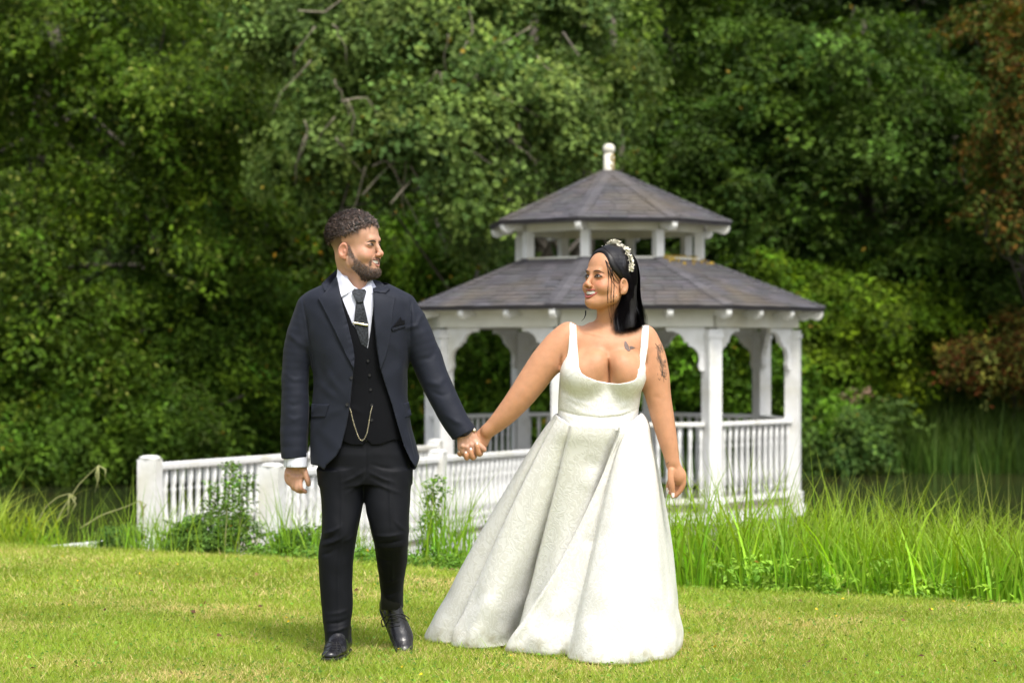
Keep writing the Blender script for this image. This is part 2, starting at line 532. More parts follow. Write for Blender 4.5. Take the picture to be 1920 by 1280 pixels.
# ------------------------------------------------------------------ bridge
br = empty("footbridge", (-1.2, 20.5, 0))
tag(br, "low white timber footbridge with turned balusters leading from the bank to the gazebo", "footbridge")
off = Vector((1.2, -20.5, 0))
FA, FB = Vector((-2.91, 18.0, 0)), Vector((-0.90, 26.25, 0))         # far railing
NA, NB = Vector((-1.80, 16.8, 0)), Vector((0.40, 25.35, 0))          # near railing
def railz(t): return 0.305 - 0.20 * t + 0.01 * math.sin(math.pi * t)
postm = MB(); postm.lathe([(0.085, -1.2), (0.085, 0.0)], 4)
def mk_post(name="bridge_post"):
    m_ = MB(); m_.box((0, 0, -0.50), (0.155, 0.155, 1.0)); me = m_.mesh("post"); me.materials.append(M['white']); return me
pme = mk_post()
capm = MB(); capm.lathe([(0.080, 0), (0.086, 0.006), (0.084, 0.020), (0.06, 0.030), (0.02, 0.034)], 14); capme = capm.mesh("post_cap"); capme.materials.append(M['white'])
capme.polygons.foreach_set("use_smooth", np.ones(len(capme.polygons), dtype=bool))
for A, B, ts in ((FA, FB, (0, 0.5, 1.0)), (NA, NB, (0, 0.5, 1.0))):
    d = (B - A); ang = math.atan2(d.y, d.x)
    for t in ts:
        p = A.lerp(B, t) + off
        big = 1.0 if t in (0,) else 0.95
        o = obj("post", pme, None, br); o.location = (p.x, p.y, railz(t) + 0.035); o.rotation_euler = (0, 0, ang); o.scale = (big, big, 1.0)
        o2 = obj("post_cap", capme, None, br); o2.location = (p.x, p.y, railz(t) + 0.033)
    for t0, t1 in zip(ts[:-1], ts[1:]):
        p0, p1 = A.lerp(B, t0) + off, A.lerp(B, t1) + off
        dd = (p1 - p0).normalized()
        n = int((p1 - p0).length / 0.18)
        bz0, bz1 = railz(t0), railz(t1)
        z = Vector((0, 0, 1))
        m_ = MB(); m_.bar(p0 + dd * .075 + z * (bz0 - 0.03), p1 - dd * .075 + z * (bz1 - 0.03), 0.09, 0.06)
        bevel(m_.build("handrail", M['white'], br), 0.015)
        MB().bar(p0 + dd * .075 + z * (bz0 - 0.70), p1 - dd * .075 + z * (bz1 - 0.70), 0.07, 0.06).build("bottom_rail", M['white'], br)
        for i in range(n):
            t = (i + 0.7) / (n + 0.4)
            p = p0.lerp(p1, t); zz = bz0 + (bz1 - bz0) * t
            o = obj("baluster", balme, None, br); o.location = (p.x, p.y, zz - 0.67); o.scale = (1.15, 1.15, 0.615 / 0.86)
    MB().bar(A + off + Vector((0, 0, railz(0) - 0.86)), B + off + Vector((0, 0, railz(1) - 0.86)), 0.06, 0.16).build("side_beam", M['white'], br)
nb = 58
for i in range(nb):
    t = (i + .5) / nb
    a, c = FA.lerp(FB, t) + off, NA.lerp(NB, t) + off
    z = railz(t) - 0.765
    MB().bar(a + Vector((0, 0, z)), c + Vector((0, 0, z)), 0.135, 0.03).build("deck_plank", M['deck'], br)
for t in (0.3, 0.65):
    for A, B in ((FA, FB), (NA, NB)):
        p = A.lerp(B, t) + off
        MB().lathe([(0.07, -2.0), (0.07, railz(t) - 0.94)], 8, (p.x, p.y, 0)).build("pile", M['deck'], br)
# white edging board on the bank at the landing
eb = MB(); eb.bar((-0.35, -0.15, 0), (0.35, 0.15, 0.05), 0.14, 0.05)
ebo = eb.build("edging_board", M['white']); ebo.location = (-2.82, 15.3, -0.14)
tag(ebo, "short white edging board lying in the grass beside the bridge landing", "board")
# ------------------------------------------------------------------ foliage
def unit(v):
    return v / np.maximum(np.linalg.norm(v, axis=-1, keepdims=True), 1e-9)

def leaves_mesh(name, C, D, Nn, size, col, width=0.55, fold=0.12):
    """one folded leaf (4 corners) per row: base at C, pointing along D, facing Nn"""
    n = len(C)
    S = unit(np.cross(Nn, D))
    Nn = unit(np.cross(D, S))
    sz = size[:, None]
    base = C
    tip = C + D * sz - Nn * sz * 0.10
    mid = C + D * sz * 0.45
    l = mid + S * sz * width * 0.5 + Nn * sz * fold
    r_ = mid - S * sz * width * 0.5 + Nn * sz * fold
    V = np.stack([base, r_, tip, l], 1).reshape(-1, 3)
    F = np.arange(n * 4).reshape(n, 4)
    return mesh_np(name, V, F, False, col=np.repeat(col, 4, 0))

def sprays(centers, outw, nper, s, leaf, base, rg, up=0.5, droop=0.25, cvar=0.28, lvar=0.18, yellow=0.004, ycol=(0.40, 0.25, 0.03), flat=0.06, wid=0.45):
    K = len(centers)
    o = unit(outw)
    nrm = unit(o * (1 - up) + np.array([0, 0, 1.0]) * up + rg.normal(0, 0.28, (K, 3)))
    ax = o - nrm * np.sum(o * nrm, 1, keepdims=True)
    ax = unit(ax + rg.normal(0, 0.25, (K, 3)))
    ax = unit(ax - nrm * np.sum(ax * nrm, 1, keepdims=True))
    sd = np.cross(nrm, ax)
    ss = s * rg.uniform(0.6, 1.35, K)
    u = rg.uniform(-0.6, 1.0, (K, nper)); v = rg.uniform(-1, 1, (K, nper)) * (1.0 - 0.55 * np.abs(u)) * wid
    u = u * 1.25; w = rg.normal(0, flat, (K, nper)) - droop * np.clip(u, 0, 1) ** 2
    C = centers[:, None] + (ax[:, None] * u[..., None] + sd[:, None] * v[..., None] + nrm[:, None] * w[..., None]) * ss[:, None, None]
    D = unit(ax[:, None] * 0.7 + sd[:, None] * (np.sign(v) * 0.8)[..., None] + rg.normal(0, 0.35, (K, nper, 3)) - nrm[:, None] * 0.15)
    Nn = unit(nrm[:, None] + rg.normal(0, 0.26, (K, nper, 3)))
    size = leaf * rg.uniform(0.65, 1.35, (K, nper))
    cs = np.exp(rg.normal(0, cvar * .8, (K, 1, 1))) * np.exp(rg.normal(0, lvar, (K, nper, 1)))
    hue = rg.normal(0, 0.10, (K, 1, 1))
    col = np.array(base)[None, None] * cs * (1 + hue * np.array([1.0, 0.2, -0.6]))
    ym = rg.random((K, nper)) < yellow
    col[ym] = np.array(ycol) * rg.uniform(0.6, 1.2, (ym.sum(), 1))
    return C.reshape(-1, 3), D.reshape(-1, 3), Nn.reshape(-1, 3), size.ravel(), np.clip(col.reshape(-1, 3), 0.003, 0.9)

def crown_points(blobs, nclump, per, rg, spread=0.55, back=0.35, lump=0.16):
    """clumped points in the outer shell of several ellipsoids; returns centre and outward direction"""
    vol = np.array([b[1][0] * b[1][1] + b[1][0] * b[1][2] + b[1][1] * b[1][2] for b in blobs])
    cs, os_ = [], []
    cnt = rg.multinomial(nclump, vol / vol.sum())
    for (c, r_), k in zip(blobs, cnt):
        c = np.array(c); r_ = np.array(r_)
        d = unit(rg.normal(0, 1, (k * 3, 3)))
        keep = (d[:, 1] < 0.25) | (rg.random(k * 3) < back)
        d = d[keep][:k]
        rad = rg.uniform(0.55, 1.0, (len(d), 1)) + rg.normal(0, lump, (len(d), 1))
        pc = c + d * r_ * rad
        q = np.repeat(pc, per, 0) + rg.normal(0, spread, (len(pc) * per, 3)) * np.array([1, 1, 0.55])
        ow = unit((q - c) / r_)
        cs.append(q); os_.append(ow)
    return np.concatenate(cs), np.concatenate(os_)

def limb(mb, a, b, r0, r1, rg, wob=0.12, n=6, k=6):
    a, b = np.array(a, float), np.array(b, float)
    L_ = np.linalg.norm(b - a)
    pts = [a + (b - a) * t + rg.normal(0, wob * L_ * 0.25, 3) * (0 if i in (0, n) else 1) for i, t in enumerate(np.linspace(0, 1, n + 1))]
    mb.tube(pts, [r0 + (r1 - r0) * t for t in np.linspace(0, 1, n + 1)], k)
    return pts

def tree(name, label, blobs, foot, base, seed, nclump=60, per=9, nper=55, s=0.55, leaf=0.10, trunk=0.22, up=0.5, droop=0.25, spread=0.5,
         group=None, yellow=0.003, ycol=(0.35, 0.25, 0.03), width=0.55, cvar=0.28, cat="tree", limbs=True, tmat=None, flat=0.06, lump=0.22, wid=0.45):
    rg = np.random.default_rng(seed)
    loc = Vector(foot)
    root = empty(name, loc)
    tag(root, label, cat, group)
    off = np.array(foot)
    bl = [(np.array(tuple(b[0])) - off, b[1]) for b in blobs]
    q, ow = crown_points(bl, int(nclump * .72), int(per * 1.7), rg, spread * .72, lump=lump)
    base = np.array(base) * np.array([0.80, 0.84, 0.46]); cvar = cvar * 1.9
    C, D, Nn, sz, col = sprays(q, ow, nper, s, leaf, base, rg, up, droop, yellow=yellow, ycol=ycol, cvar=cvar, flat=flat, wid=wid)
    # keep clear of the water and the ground
    wz = C[:, 2] + off[2]
    gz = np.maximum(ground_z(C[:, 0] + off[0], C[:, 1] + off[1]), WATER_Z)
    k = wz > gz + 0.03
    cr = obj("crown", leaves_mesh("crown", C[k], D[k], Nn[k], sz[k], col[k], width), M['leaf'], root)
    if limbs:
        top = np.mean([b[0] for b in bl], 0); top = top * np.array([.35, .35, 1.0])
        zt = max(b[0][2] + b[1][2] * 0.6 for b in bl); top[2] = zt
        mb = MB()
        tp = limb(mb, (0, 0, -0.3), top, trunk, trunk * 0.3, rg, 0.08, 8, 9)
        mb.build("trunk", tmat or M['bark'], root, True)
        for i, (c, r_) in enumerate(bl):
            for j in range(3):
                st = tp[min(len(tp) - 1, 1 + int(rg.integers(1, 6)))]
                e = c + rg.normal(0, 0.35, 3) * np.array(r_)
                mb = MB(); limb(mb, st, e, trunk * 0.22, 0.012, rg, 0.3, 6, 5)
                mb.build("limb", tmat or M['bark'], root, True)
    return root

def B(px, py, d, rx, ry=None, rz=None):
    """crown lobe round the point seen at (px, py) at distance d"""
    return (P(px, py, d), (rx, ry if ry is not None else rx, rz if rz is not None else rx))

def foot(px, d):
    x = (px - 960) / FPX * d
    return (x, d, float(ground_z(np.array([x]), np.array([d]))[0]))

OLIVE = (0.068, 0.116, 0.016)
tree("hornbeam_tree", "large olive green tree at the left with drooping sprays overhanging the pond bank",
     [B(60, 120, 38.5, 3.0, 2.4, 2.6), B(280, 230, 39, 2.6, 2.2, 2.4), B(10, 480, 38, 2.2, 2.0, 2.0), B(260, 520, 38.5, 2.4, 2.0, 2.0),
      B(110, 690, 38, 2.0, 1.8, 1.6), B(400, 420, 40, 1.6, 1.6, 1.8), B(-200, 300, 39, 2.5, 2, 3.5)],
     foot(60, 42.5), OLIVE, 11, nclump=230, per=9, nper=46, s=0.62, leaf=0.105, trunk=0.3, up=0.42, droop=0.35, spread=0.36, yellow=0.03, ycol=(0.30, 0.34, 0.07))
tree("hornbeam_tree", "mid green tree with long layered branches reaching over the water beside the bridge",
     [B(380, 640, 39, 1.5, 1.5, 1.1), B(330, 770, 38, 1.7, 1.3, 0.7), B(150, 800, 37.5, 1.9, 1.2, 0.7), B(480, 600, 40, 1.2, 1.4, 1.0), B(20, 810, 37.5, 1.2, 1.2, 0.8), B(470, 760, 40.5, 0.9, 1, .8)],
     foot(330, 42), (0.075, 0.135, 0.022), 12, nclump=120, per=8, nper=48, s=0.62, leaf=0.10, trunk=0.18, up=0.55, droop=0.3, spread=0.34)
tree("ash_tree", "dark leafy tree in the gap above the groom's head",
     [B(470, 180, 44, 2.0, 1.6, 2.2), B(560, 420, 43.5, 1.8, 1.4, 1.8), B(560, 600, 43, 1.7, 1.4, 1.6), B(640, 740, 43, 1.8, 1.3, 1.2)],
     foot(520, 46), (0.050, 0.085, 0.016), 13, nclump=95, per=8, nper=48, s=0.6, leaf=0.12, trunk=0.22, spread=0.4, yellow=0.012, ycol=(0.50, 0.27, 0.02))
ASP = (0.128, 0.190, 0.078)
tree("aspen_tree", "tall grey green aspen with pale bare twigs showing above the gazebo",
     [B(640, 110, 36, 1.4, 1.2, 1.0), B(860, 90, 35.5, 1.9, 1.4, 1.3), B(1060, 110, 36, 1.3, 1.3, 1.5), B(780, 260, 34.5, 1.5, 1.2, 0.8), B(1000, 240, 35, 1.3, 1.2, 0.9),
      B(900, 330, 34.5, 0.9, 0.9, 0.45), B(620, 290, 35, 1.0, 1.0, 0.6), B(1120, 190, 36.5, .5, .8, 1.6), B(560, 30, 36, 1.2, 1.2, .9), B(860, 460, 37, .7, .7, .5)],
     foot(1075, 41.5), ASP, 14, nclump=190, per=8, nper=40, s=0.42, leaf=0.095, trunk=0.26, up=0.3, droop=0.15, spread=0.30, width=0.85, cvar=0.25, flat=0.22, wid=.6)
tree("understorey_tree", "bright leafy low tree growing behind the left side of the gazebo roof",
     [B(800, 500, 40, 1.2, 1.2, 1.0), B(720, 600, 40.5, 1.3, 1.2, 1.2), B(900, 640, 41, 1.6, 1.2, 1.3), B(880, 470, 40, 0.8, 1, .7), B(960, 760, 41, 1.8, 1, .8)],
     foot(800, 43), (0.085, 0.160, 0.022), 15, nclump=100, per=8, nper=46, s=0.5, leaf=0.11, trunk=0.12, up=0.45, spread=0.33, yellow=0.01)
for i, (lab, bl, fx, fd, base) in enumerate([
    ("deep green beech rising behind the gazebo's pointed finial", [B(1230, 60, 44, 2.0, 1.6, 2.0), B(1290, 240, 43.5, 1.7, 1.5, 1.5), B(1180, 330, 43, 1.3, 1.3, 1.2)], 1240, 46.5, (0.060, 0.105, 0.020)),
    ("broad layered green beech with a slim visible trunk, right of the gazebo roof", [B(1520, 120, 42.5, 2.1, 1.7, 1.7), B(1660, 200, 42, 1.9, 1.5, 1.4), B(1600, 370, 42.5, 1.9, 1.5, 1.2), B(1470, 280, 43, 1.4, 1.3, 1.0)], 1650, 44.5, (0.068, 0.118, 0.030)),
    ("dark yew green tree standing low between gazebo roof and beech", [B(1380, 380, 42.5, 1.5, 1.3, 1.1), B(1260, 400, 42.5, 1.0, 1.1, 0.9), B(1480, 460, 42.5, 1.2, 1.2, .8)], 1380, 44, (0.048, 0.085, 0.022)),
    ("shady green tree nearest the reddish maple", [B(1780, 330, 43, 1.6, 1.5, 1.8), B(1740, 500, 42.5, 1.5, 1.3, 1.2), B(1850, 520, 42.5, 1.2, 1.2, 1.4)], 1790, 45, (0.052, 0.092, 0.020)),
]):
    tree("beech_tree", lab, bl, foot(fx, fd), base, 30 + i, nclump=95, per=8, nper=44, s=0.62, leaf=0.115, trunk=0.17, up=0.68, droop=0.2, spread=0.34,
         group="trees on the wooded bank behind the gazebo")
tree("maple_tree", "russet and green leaved maple overhanging at the right edge of the photo",
     [B(1915, 160, 39, 0.8, 1.2, 1.3), B(1915, 330, 39, 0.7, 1.0, 0.9), B(1895, 60, 39, 1.0, 1.0, 0.7), B(1862, 400, 39, 0.30, .6, .35), B(1990, 250, 39, 1.0, 1.2, 2.4)],
     foot(1990, 41.5), (0.150, 0.078, 0.030), 41, nclump=70, per=8, nper=40, s=0.42, leaf=0.095, trunk=0.16, up=0.4, spread=0.27, cvar=0.35, yellow=0.58, ycol=(0.085, 0.125, 0.02))
tree("russet_shrub", "russet and olive shrub hanging over the far reeds at the right edge of the photo",
     [B(1835, 680, 40.5, 0.75, 0.7, 0.30), B(1915, 640, 40.5, 0.55, 0.7, 0.5), B(1965, 690, 40.5, 0.6, 0.7, 0.5)], foot(1900, 41.8), (0.155, 0.150, 0.050), 42, nclump=46, per=7, nper=40, s=0.36, leaf=0.085,
     trunk=0.06, up=0.45, spread=0.24, cvar=0.4, yellow=0.25, ycol=(0.20, 0.07, 0.02), cat="shrub")
for i, (lab, bl, fx, fd, base) in enumerate([
    ("bright lime green shrub on the bank just right of the gazebo eaves", [B(1440, 540, 41.5, 1.4, 1.0, 0.7), B(1560, 560, 41.5, 1.3, 1.0, 0.8)], 1480, 43, (0.105, 0.180, 0.018)),
    ("yellow green bramble mound below the layered beech", [B(1640, 620, 41.3, 1.3, 0.9, 0.8), B(1560, 680, 41, 1.2, 0.8, 0.7)], 1600, 42.5, (0.110, 0.175, 0.018)),
    ("mid green mound of bramble beside the gazebo's right posts", [B(1420, 680, 41, 1.2, 0.8, 0.9), B(1500, 760, 40.8, 1.2, 0.8, 0.6)], 1450, 42.3, (0.090, 0.180, 0.022)),
    ("grey green willow shrub at the water's edge right of the gazebo", [B(1530, 830, 40.2, 0.75, 0.5, 0.45), B(1620, 800, 40.3, 0.7, 0.5, 0.5)], 1580, 41, (0.085, 0.145, 0.050)),
    ("leafy green shrub seen through the gazebo's arches", [B(1180, 720, 41, 1.6, 0.8, 0.9), B(1330, 700, 41, 1.1, 0.8, 1.0), B(1040, 700, 41.2, 1.2, 0.8, 1.0)], 1200, 42.5, (0.085, 0.160, 0.020)),
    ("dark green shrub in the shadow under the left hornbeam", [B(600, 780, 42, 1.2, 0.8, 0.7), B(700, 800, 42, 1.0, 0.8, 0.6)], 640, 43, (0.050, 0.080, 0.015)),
]):
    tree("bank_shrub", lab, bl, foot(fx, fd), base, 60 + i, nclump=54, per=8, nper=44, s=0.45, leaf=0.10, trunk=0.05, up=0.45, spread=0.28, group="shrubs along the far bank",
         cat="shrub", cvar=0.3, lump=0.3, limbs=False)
for i, (px, lab) in enumerate([(-560, 'wide green hornbeam beyond the left edge of the photo'), (2330, 'wide green beech beyond the right edge of the photo')]):
    tree('hornbeam_tree' if i == 0 else 'beech_tree', lab, [B(px, 150, 39.5, 3.0, 2, 3.0), B(px + (120 if i == 0 else -60), 520, 39, 2.6, 1.8, 2.6), B(px, 760, 38.8, 2.4, 1.5, 1.2)], foot(px, 42.5), OLIVE if i == 0 else (0.06, 0.105, 0.02), 71 + i, nclump=110, per=8, nper=40, s=0.62, leaf=0.12, trunk=0.25, up=0.45, droop=0.3, spread=0.4)
# two bare trunks in front of the deep shade
for (px, y1, d, r0, lab) in [(1100, 0, 38.5, 0.20, "thick brown ivy clad trunk rising left of the gazebo finial"), (1160, 120, 38.0, 0.09, "slender trunk with ivy standing just behind the gazebo finial")]:
    f_ = foot(px, 42); rt = empty("bare_trunk", f_); tag(rt, lab, "tree")
    tp_ = np.array(tuple(P(px, -80, d))) - np.array(f_)
    mb = MB(); rg = np.random.default_rng(int(px)); tps = limb(mb, (0, 0, -0.3), tp_ * np.array([1, .2, 1]), r0, r0 * 0.6, rg, 0.05, 8, 9); mb.build("trunk", M['bark'], rt, True)
    K = 60; t = rg.random(K); q = np.array([tps[min(7, int(tt * 8))] for tt in t]) + rg.normal(0, r0 * 1.3, (K, 3)); ow = unit(rg.normal(0, 1, (K, 3)) * np.array([1, 1, .2]))
    C, D, Nn, sz, col = sprays(q, ow, 22, 0.22, 0.08, (0.07, 0.12, 0.02), rg, 0.2, 0.1)
    obj("ivy", leaves_mesh("ivy", C, D, Nn, sz, col, 0.8), M['leaf'], rt)
# pale bare twigs hanging out of the aspen, each one traced from branch to tip
tw = [[(700, 310), (725, 300), (745, 340), (770, 390), (800, 440)], [(770, 310), (790, 350), (815, 395)], [(735, 380), (760, 350), (775, 335)], [(680, 365), (710, 330), (740, 300)],
      [(800, 250), (850, 265), (890, 300), (940, 315)], [(640, 190), (690, 182), (720, 230)], [(710, 280), (720, 250), (760, 240), (800, 232)], [(860, 110), (885, 60), (880, 20)], [(840, 250), (870, 275)],
      [(572, 225), (575, 260), (560, 300)], [(560, 20), (610, 22), (640, 0)], [(650, 185), (665, 220), (655, 270)], [(920, 170), (960, 190), (1010, 220)]]
rgt = np.random.default_rng(18)
for _ in range(26):
    x0, y0 = rgt.uniform(560, 1080), rgt.uniform(40, 330); dx = rgt.normal(0, 26); ln_ = rgt.uniform(50, 120)
    tw.append([(x0, y0), (x0 + dx * .5, y0 + ln_ * .25), (x0 + dx * 1.3, y0 + ln_ * .6), (x0 + dx * 1.6 + rgt.normal(0, 6), y0 + ln_)])
aspen = [o for o in bpy.data.objects if o.name.startswith("aspen_tree")][0]
for i, line in enumerate(tw):
    d = 33.9 + 0.25 * math.sin(i * 2.1)
    pts = [P(x, y, d + 0.12 * k) - aspen.location for k, (x, y) in enumerate(line)]
    fine = []
    for a, b_ in zip(pts[:-1], pts[1:]):
        for t in (0, .5): fine.append(a.lerp(b_, t) + Vector((random.uniform(-.02, .02),) * 3))
    fine.append(pts[-1])
    MB().tube(fine, [0.015 - 0.011 * k / len(fine) for k in range(len(fine))], 5).build("twig", M['twig'], aspen, True)

# undergrowth all over the wooded slope, as one mass
rg = np.random.default_rng(77)
K = 10500
X = rg.uniform(-21, 21, K); Y = 41.6 + 15 * rg.random(K) ** 1.2
keep = np.abs(X) < Y * 0.34 + 2
X, Y = X[keep], Y[keep]
Z = ground_z(X, Y) + np.abs(rg.normal(0, 0.35, len(X))) * (1 + 0.8 * np.clip(fbm2(X, Y, 1.3, 21), -0.9, 1.5)) + 0.1
q = np.stack([X, Y, Z], 1); ow = unit(np.stack([rg.normal(0, .4, len(X)), -np.ones(len(X)), 0.5 + 0 * X], 1))
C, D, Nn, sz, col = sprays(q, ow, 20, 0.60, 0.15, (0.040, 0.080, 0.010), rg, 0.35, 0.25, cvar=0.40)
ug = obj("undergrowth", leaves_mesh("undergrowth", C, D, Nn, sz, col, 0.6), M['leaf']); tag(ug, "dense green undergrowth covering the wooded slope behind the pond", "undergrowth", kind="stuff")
# a further rank of trees at the top of the slope
for i, (px, py, d, r_) in enumerate([(-60, -60, 50, 3.2), (330, -80, 51, 3.2), (700, -120, 52, 3.4), (1080, -140, 51, 3.2), (1420, -100, 52, 3.4), (1800, -100, 51, 3.4), (560, 250, 50, 2.6), (1300, 120, 50, 2.6), (1700, 60, 50, 2.5)]):
    side = ["above the left hornbeam's outer crown", "above the left hornbeam, close to the dark gap", "above the groom and behind the aspen", "directly over the gazebo finial", "above the layered beech's left half",
            "above the russet maple", "in the dark gap left of the aspen", "behind the deep green beech", "behind the layered beech and the maple"][i]
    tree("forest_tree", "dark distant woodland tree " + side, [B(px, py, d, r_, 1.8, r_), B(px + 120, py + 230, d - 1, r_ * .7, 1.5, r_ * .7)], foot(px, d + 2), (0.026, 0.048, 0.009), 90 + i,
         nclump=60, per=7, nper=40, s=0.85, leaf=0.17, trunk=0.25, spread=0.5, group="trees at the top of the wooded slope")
# ------------------------------------------------------------------ grasses and plants of the near bank
def blades(name, base, height, width, rg, col, bend=0.35, lean=0.2, seg=5, cvar=0.2, tipcol=None, azi=None):
    K = len(base)
    a = rg.uniform(0, 2 * np.pi, K) if azi is None else azi
    dr = np.stack([np.cos(a), np.sin(a), 0 * a], 1)
    t = np.linspace(0, 1, seg)[None, :, None]
    h = height[:, None, None]; bd = (bend * rg.uniform(0.1, 1.6, K))[:, None, None]; ln = (lean * rg.uniform(0, 1, K))[:, None, None]
    path = base[:, None] + np.array([0, 0, 1.0]) * h * (t - 0.38 * bd * t ** 2.5) + dr[:, None] * h * (ln * t + bd * t ** 2.2)
    fa = rg.uniform(0, np.pi, K)
    S = np.stack([np.cos(fa), np.sin(fa), 0 * fa], 1)[:, None]
    w_ = width[:, None, None] * (1 - t ** 1.8) * (0.55 + 0.9 * t * (1 - t) * 2)
    V = np.stack([path - S * w_ / 2, path + S * w_ / 2], 2).reshape(-1, 3)
    i = np.arange(K)[:, None] * (2 * seg) + np.arange(seg - 1)[None] * 2
    F = np.stack([i, i + 1, i + 3, i + 2], -1).reshape(-1, 4)
    c = np.array(col)[None] * np.exp(rg.normal(0, cvar, (K, 1))) * (1 + rg.normal(0, .08, (K, 1)) * np.array([1, 0, -.5]))
    c = np.repeat(c, 2 * seg, 0)
    if tipcol is not None:
        tt = np.tile(np.repeat(t.ravel(), 2), K)[:, None] ** 2
        c = c * (1 - tt) + np.array(tipcol) * tt
    return mesh_np(name, V, F, True, col=np.clip(c, 0.002, .9))

rg = np.random.default_rng(101)
M['reed'] = mat("dry_reed_stem", (0.26, 0.27, 0.10), .6, var=.2)
def scrunch_(line, n):
    line = np.array(line, float); d = np.r_[0, np.cumsum(np.linalg.norm(np.diff(line, axis=0), axis=1))]
    t = np.linspace(0, d[-1], n)
    return np.stack([np.interp(t, d, line[:, i]) for i in range(line.shape[1])], 1)
def bankpts(n, x0, x1, o0, o1, pw=1.0, dens=None):
    X = rg.uniform(x0, x1, n); O = o0 + (o1 - o0) * rg.random(n) ** pw
    Y = edge_d(X) + O
    if dens is not None:
        k = rg.random(n) < dens(X, O); X, Y = X[k], Y[k]
    return np.stack([X, Y, ground_z(X, Y) - 0.02], 1)
GRN = (0.24, 0.44, 0.032); YGR = (0.36, 0.46, 0.055)
# right bank: tall sedge and meadow grass
b1 = bankpts(31000, 0.55, 5.0, 0.10, 3.4, 0.85, lambda X, O: np.clip(.55 + .6 * fbm2(X, O, 3.1, 4), .12, 1))
h1 = np.clip(rg.normal(.67, .17, len(b1)), .2, 1.1) * (1 + .16 * fbm2(b1[:, 0], b1[:, 1], 2.3, 91)) * (1.0 - .10 * sstep(1.2, 2.2, b1[:, 0])) * (0.72 + .3 * np.clip((b1[:, 1] - edge_d(b1[:, 0])) / 1.6, 0, 1))
o = obj("tall_grass", blades("tall_grass", b1, h1, rg.uniform(.006, .018, len(b1)), rg, GRN, .34, .22, 6, .34, (0.30, 0.36, 0.06)), M['blade'])
tag(o, "tall yellow green sedge growing thickly along the right bank in front of the gazebo", "tall grass", kind="stuff")
# dry, taller stalks that stand out of it
st = []
for px, py, d in [(1845, 820, 12.6), (1750, 880, 12.8), (1838, 850, 12.9), (1570, 905, 13.2), (1620, 885, 13.3), (1895, 905, 12.4), (1735, 850, 13.4), (1480, 900, 13.4), (1905, 860, 13.2), (1700, 900, 12.8)]:
    for k in range(3):
        tp = P(px + rg.normal(0, 14), py + abs(rg.normal(0, 14)), d); X = tp.x - rg.normal(0, .10); st.append((X, d, float(ground_z(np.array([X]), np.array([d]))[0]), tp.z))
st = np.array(st)
o = obj("grass_stalks", blades("grass_stalks", st[:, :3], (st[:, 3] - st[:, 2]), np.full(len(st), .013), rg, YGR, .10, .10, 7, .12, (0.36, 0.36, 0.12)), M['blade'])
tag(o, "thin seed stalks rising above the tall sedge on the right bank", "grass", kind="stuff")
# far-right leafy weeds at the foot of the sedge
def weeds(name, label, pts, n, s, leaf, base, seed, up=.55):
    r_ = np.random.default_rng(seed)
    ow = unit(np.stack([r_.normal(0, .6, len(pts)), -np.abs(r_.normal(.4, .4, len(pts))), np.full(len(pts), .6)], 1))
    C, D, Nn, sz, col = sprays(pts, ow, n, s, leaf, base, r_, up, .2, cvar=.22)
    gz = ground_z(C[:, 0], C[:, 1]); k = C[:, 2] > gz
    o = obj(name, leaves_mesh(name, C[k], D[k], Nn[k], sz[k], col[k], .6), M['leaf']); tag(o, label, "weeds", kind="stuff"); return o
p = bankpts(1500, 0.6, 4.4, 0.02, 1.2, 1.0, lambda X, O: np.clip(.35 + .9 * fbm2(X, O, 3.3, 61), .05, 1)); p[:, 2] += rg.uniform(.0, 1, len(p)) ** 1.5 * (.12 + .16 * np.clip(fbm2(p[:, 0], p[:, 1], 4.1, 62) + .3, 0, 1))
weeds("nettle_weeds", "low bright leafy weeds along the lawn's edge below the tall sedge", p, 14, .07, .034, (0.20, 0.34, 0.035), 5)
p = bankpts(900, -1.6, 0.7, 0.05, 1.2); p[:, 2] += rg.uniform(.0, .10, len(p))
weeds("bank_weeds", "low leafy weeds at the lawn's edge between bridge and gown", p, 14, .06, .028, (0.12, 0.23, 0.03), 6)
# middle bank: thin upright grasses in front of the bridge railings
b2 = bankpts(2600, -2.95, 0.6, 0.15, 2.6, 1.0, lambda X, O: np.clip(.35 + .7 * fbm2(X, O, 4.3, 14), .05, 1))
h2_ = np.clip(rg.normal(.36, .13, len(b2)), .12, .8)
o = obj("meadow_grass", blades("meadow_grass", b2, h2_, rg.uniform(.004, .009, len(b2)), rg, (0.22, 0.38, 0.035), .25, .2, 5, .22, (.27, .36, .06)), M['blade'])
tag(o, "loose upright grasses growing in front of the footbridge railings", "grass", kind="stuff")
# separate tufts that can be told apart
def tuft(px, d, n, hh, sp, label, col=GRN, wid=.009, bend=.3, name="grass_tuft", group="grass tufts beside the footbridge", lean=.25):
    x = (px - 960) / FPX * d
    z = float(ground_z(np.array([x]), np.array([d]))[0])
    pb = np.stack([rg.normal(0, sp, n), rg.normal(0, sp * .8, n), np.full(n, -.03)], 1)
    o = obj(name, blades(name, pb, np.clip(rg.normal(hh, hh * .22, n), hh * .3, hh * 1.5), rg.uniform(.6, 1.2, n) * wid, rg, col, bend, lean, 6, .2, (.30, .38, .07)), M['blade'])
    o.location = (x, d, z); tag(o, label, "plant", group); return o
tuft(835, 13.3, 110, .62, .09, "tall grass tuft between the groom's leg and the gown, before the bridge post", wid=.011)
tuft(900, 13.4, 60, .50, .08, "thinner grass tuft touching the left edge of the gown")
tuft(300, 14.6, 70, .42, .10, "grass tuft at the foot of the bridge's far end post")
tuft(560, 13.7, 60, .46, .09, "grass tuft between the near end post and the groom's trousers")
tuft(655, 13.6, 34, .36, .05, "small grass tuft seen between the groom's legs")
tuft(700, 13.5, 40, .30, .05, "short grass tuft just behind the groom's raised shoe")
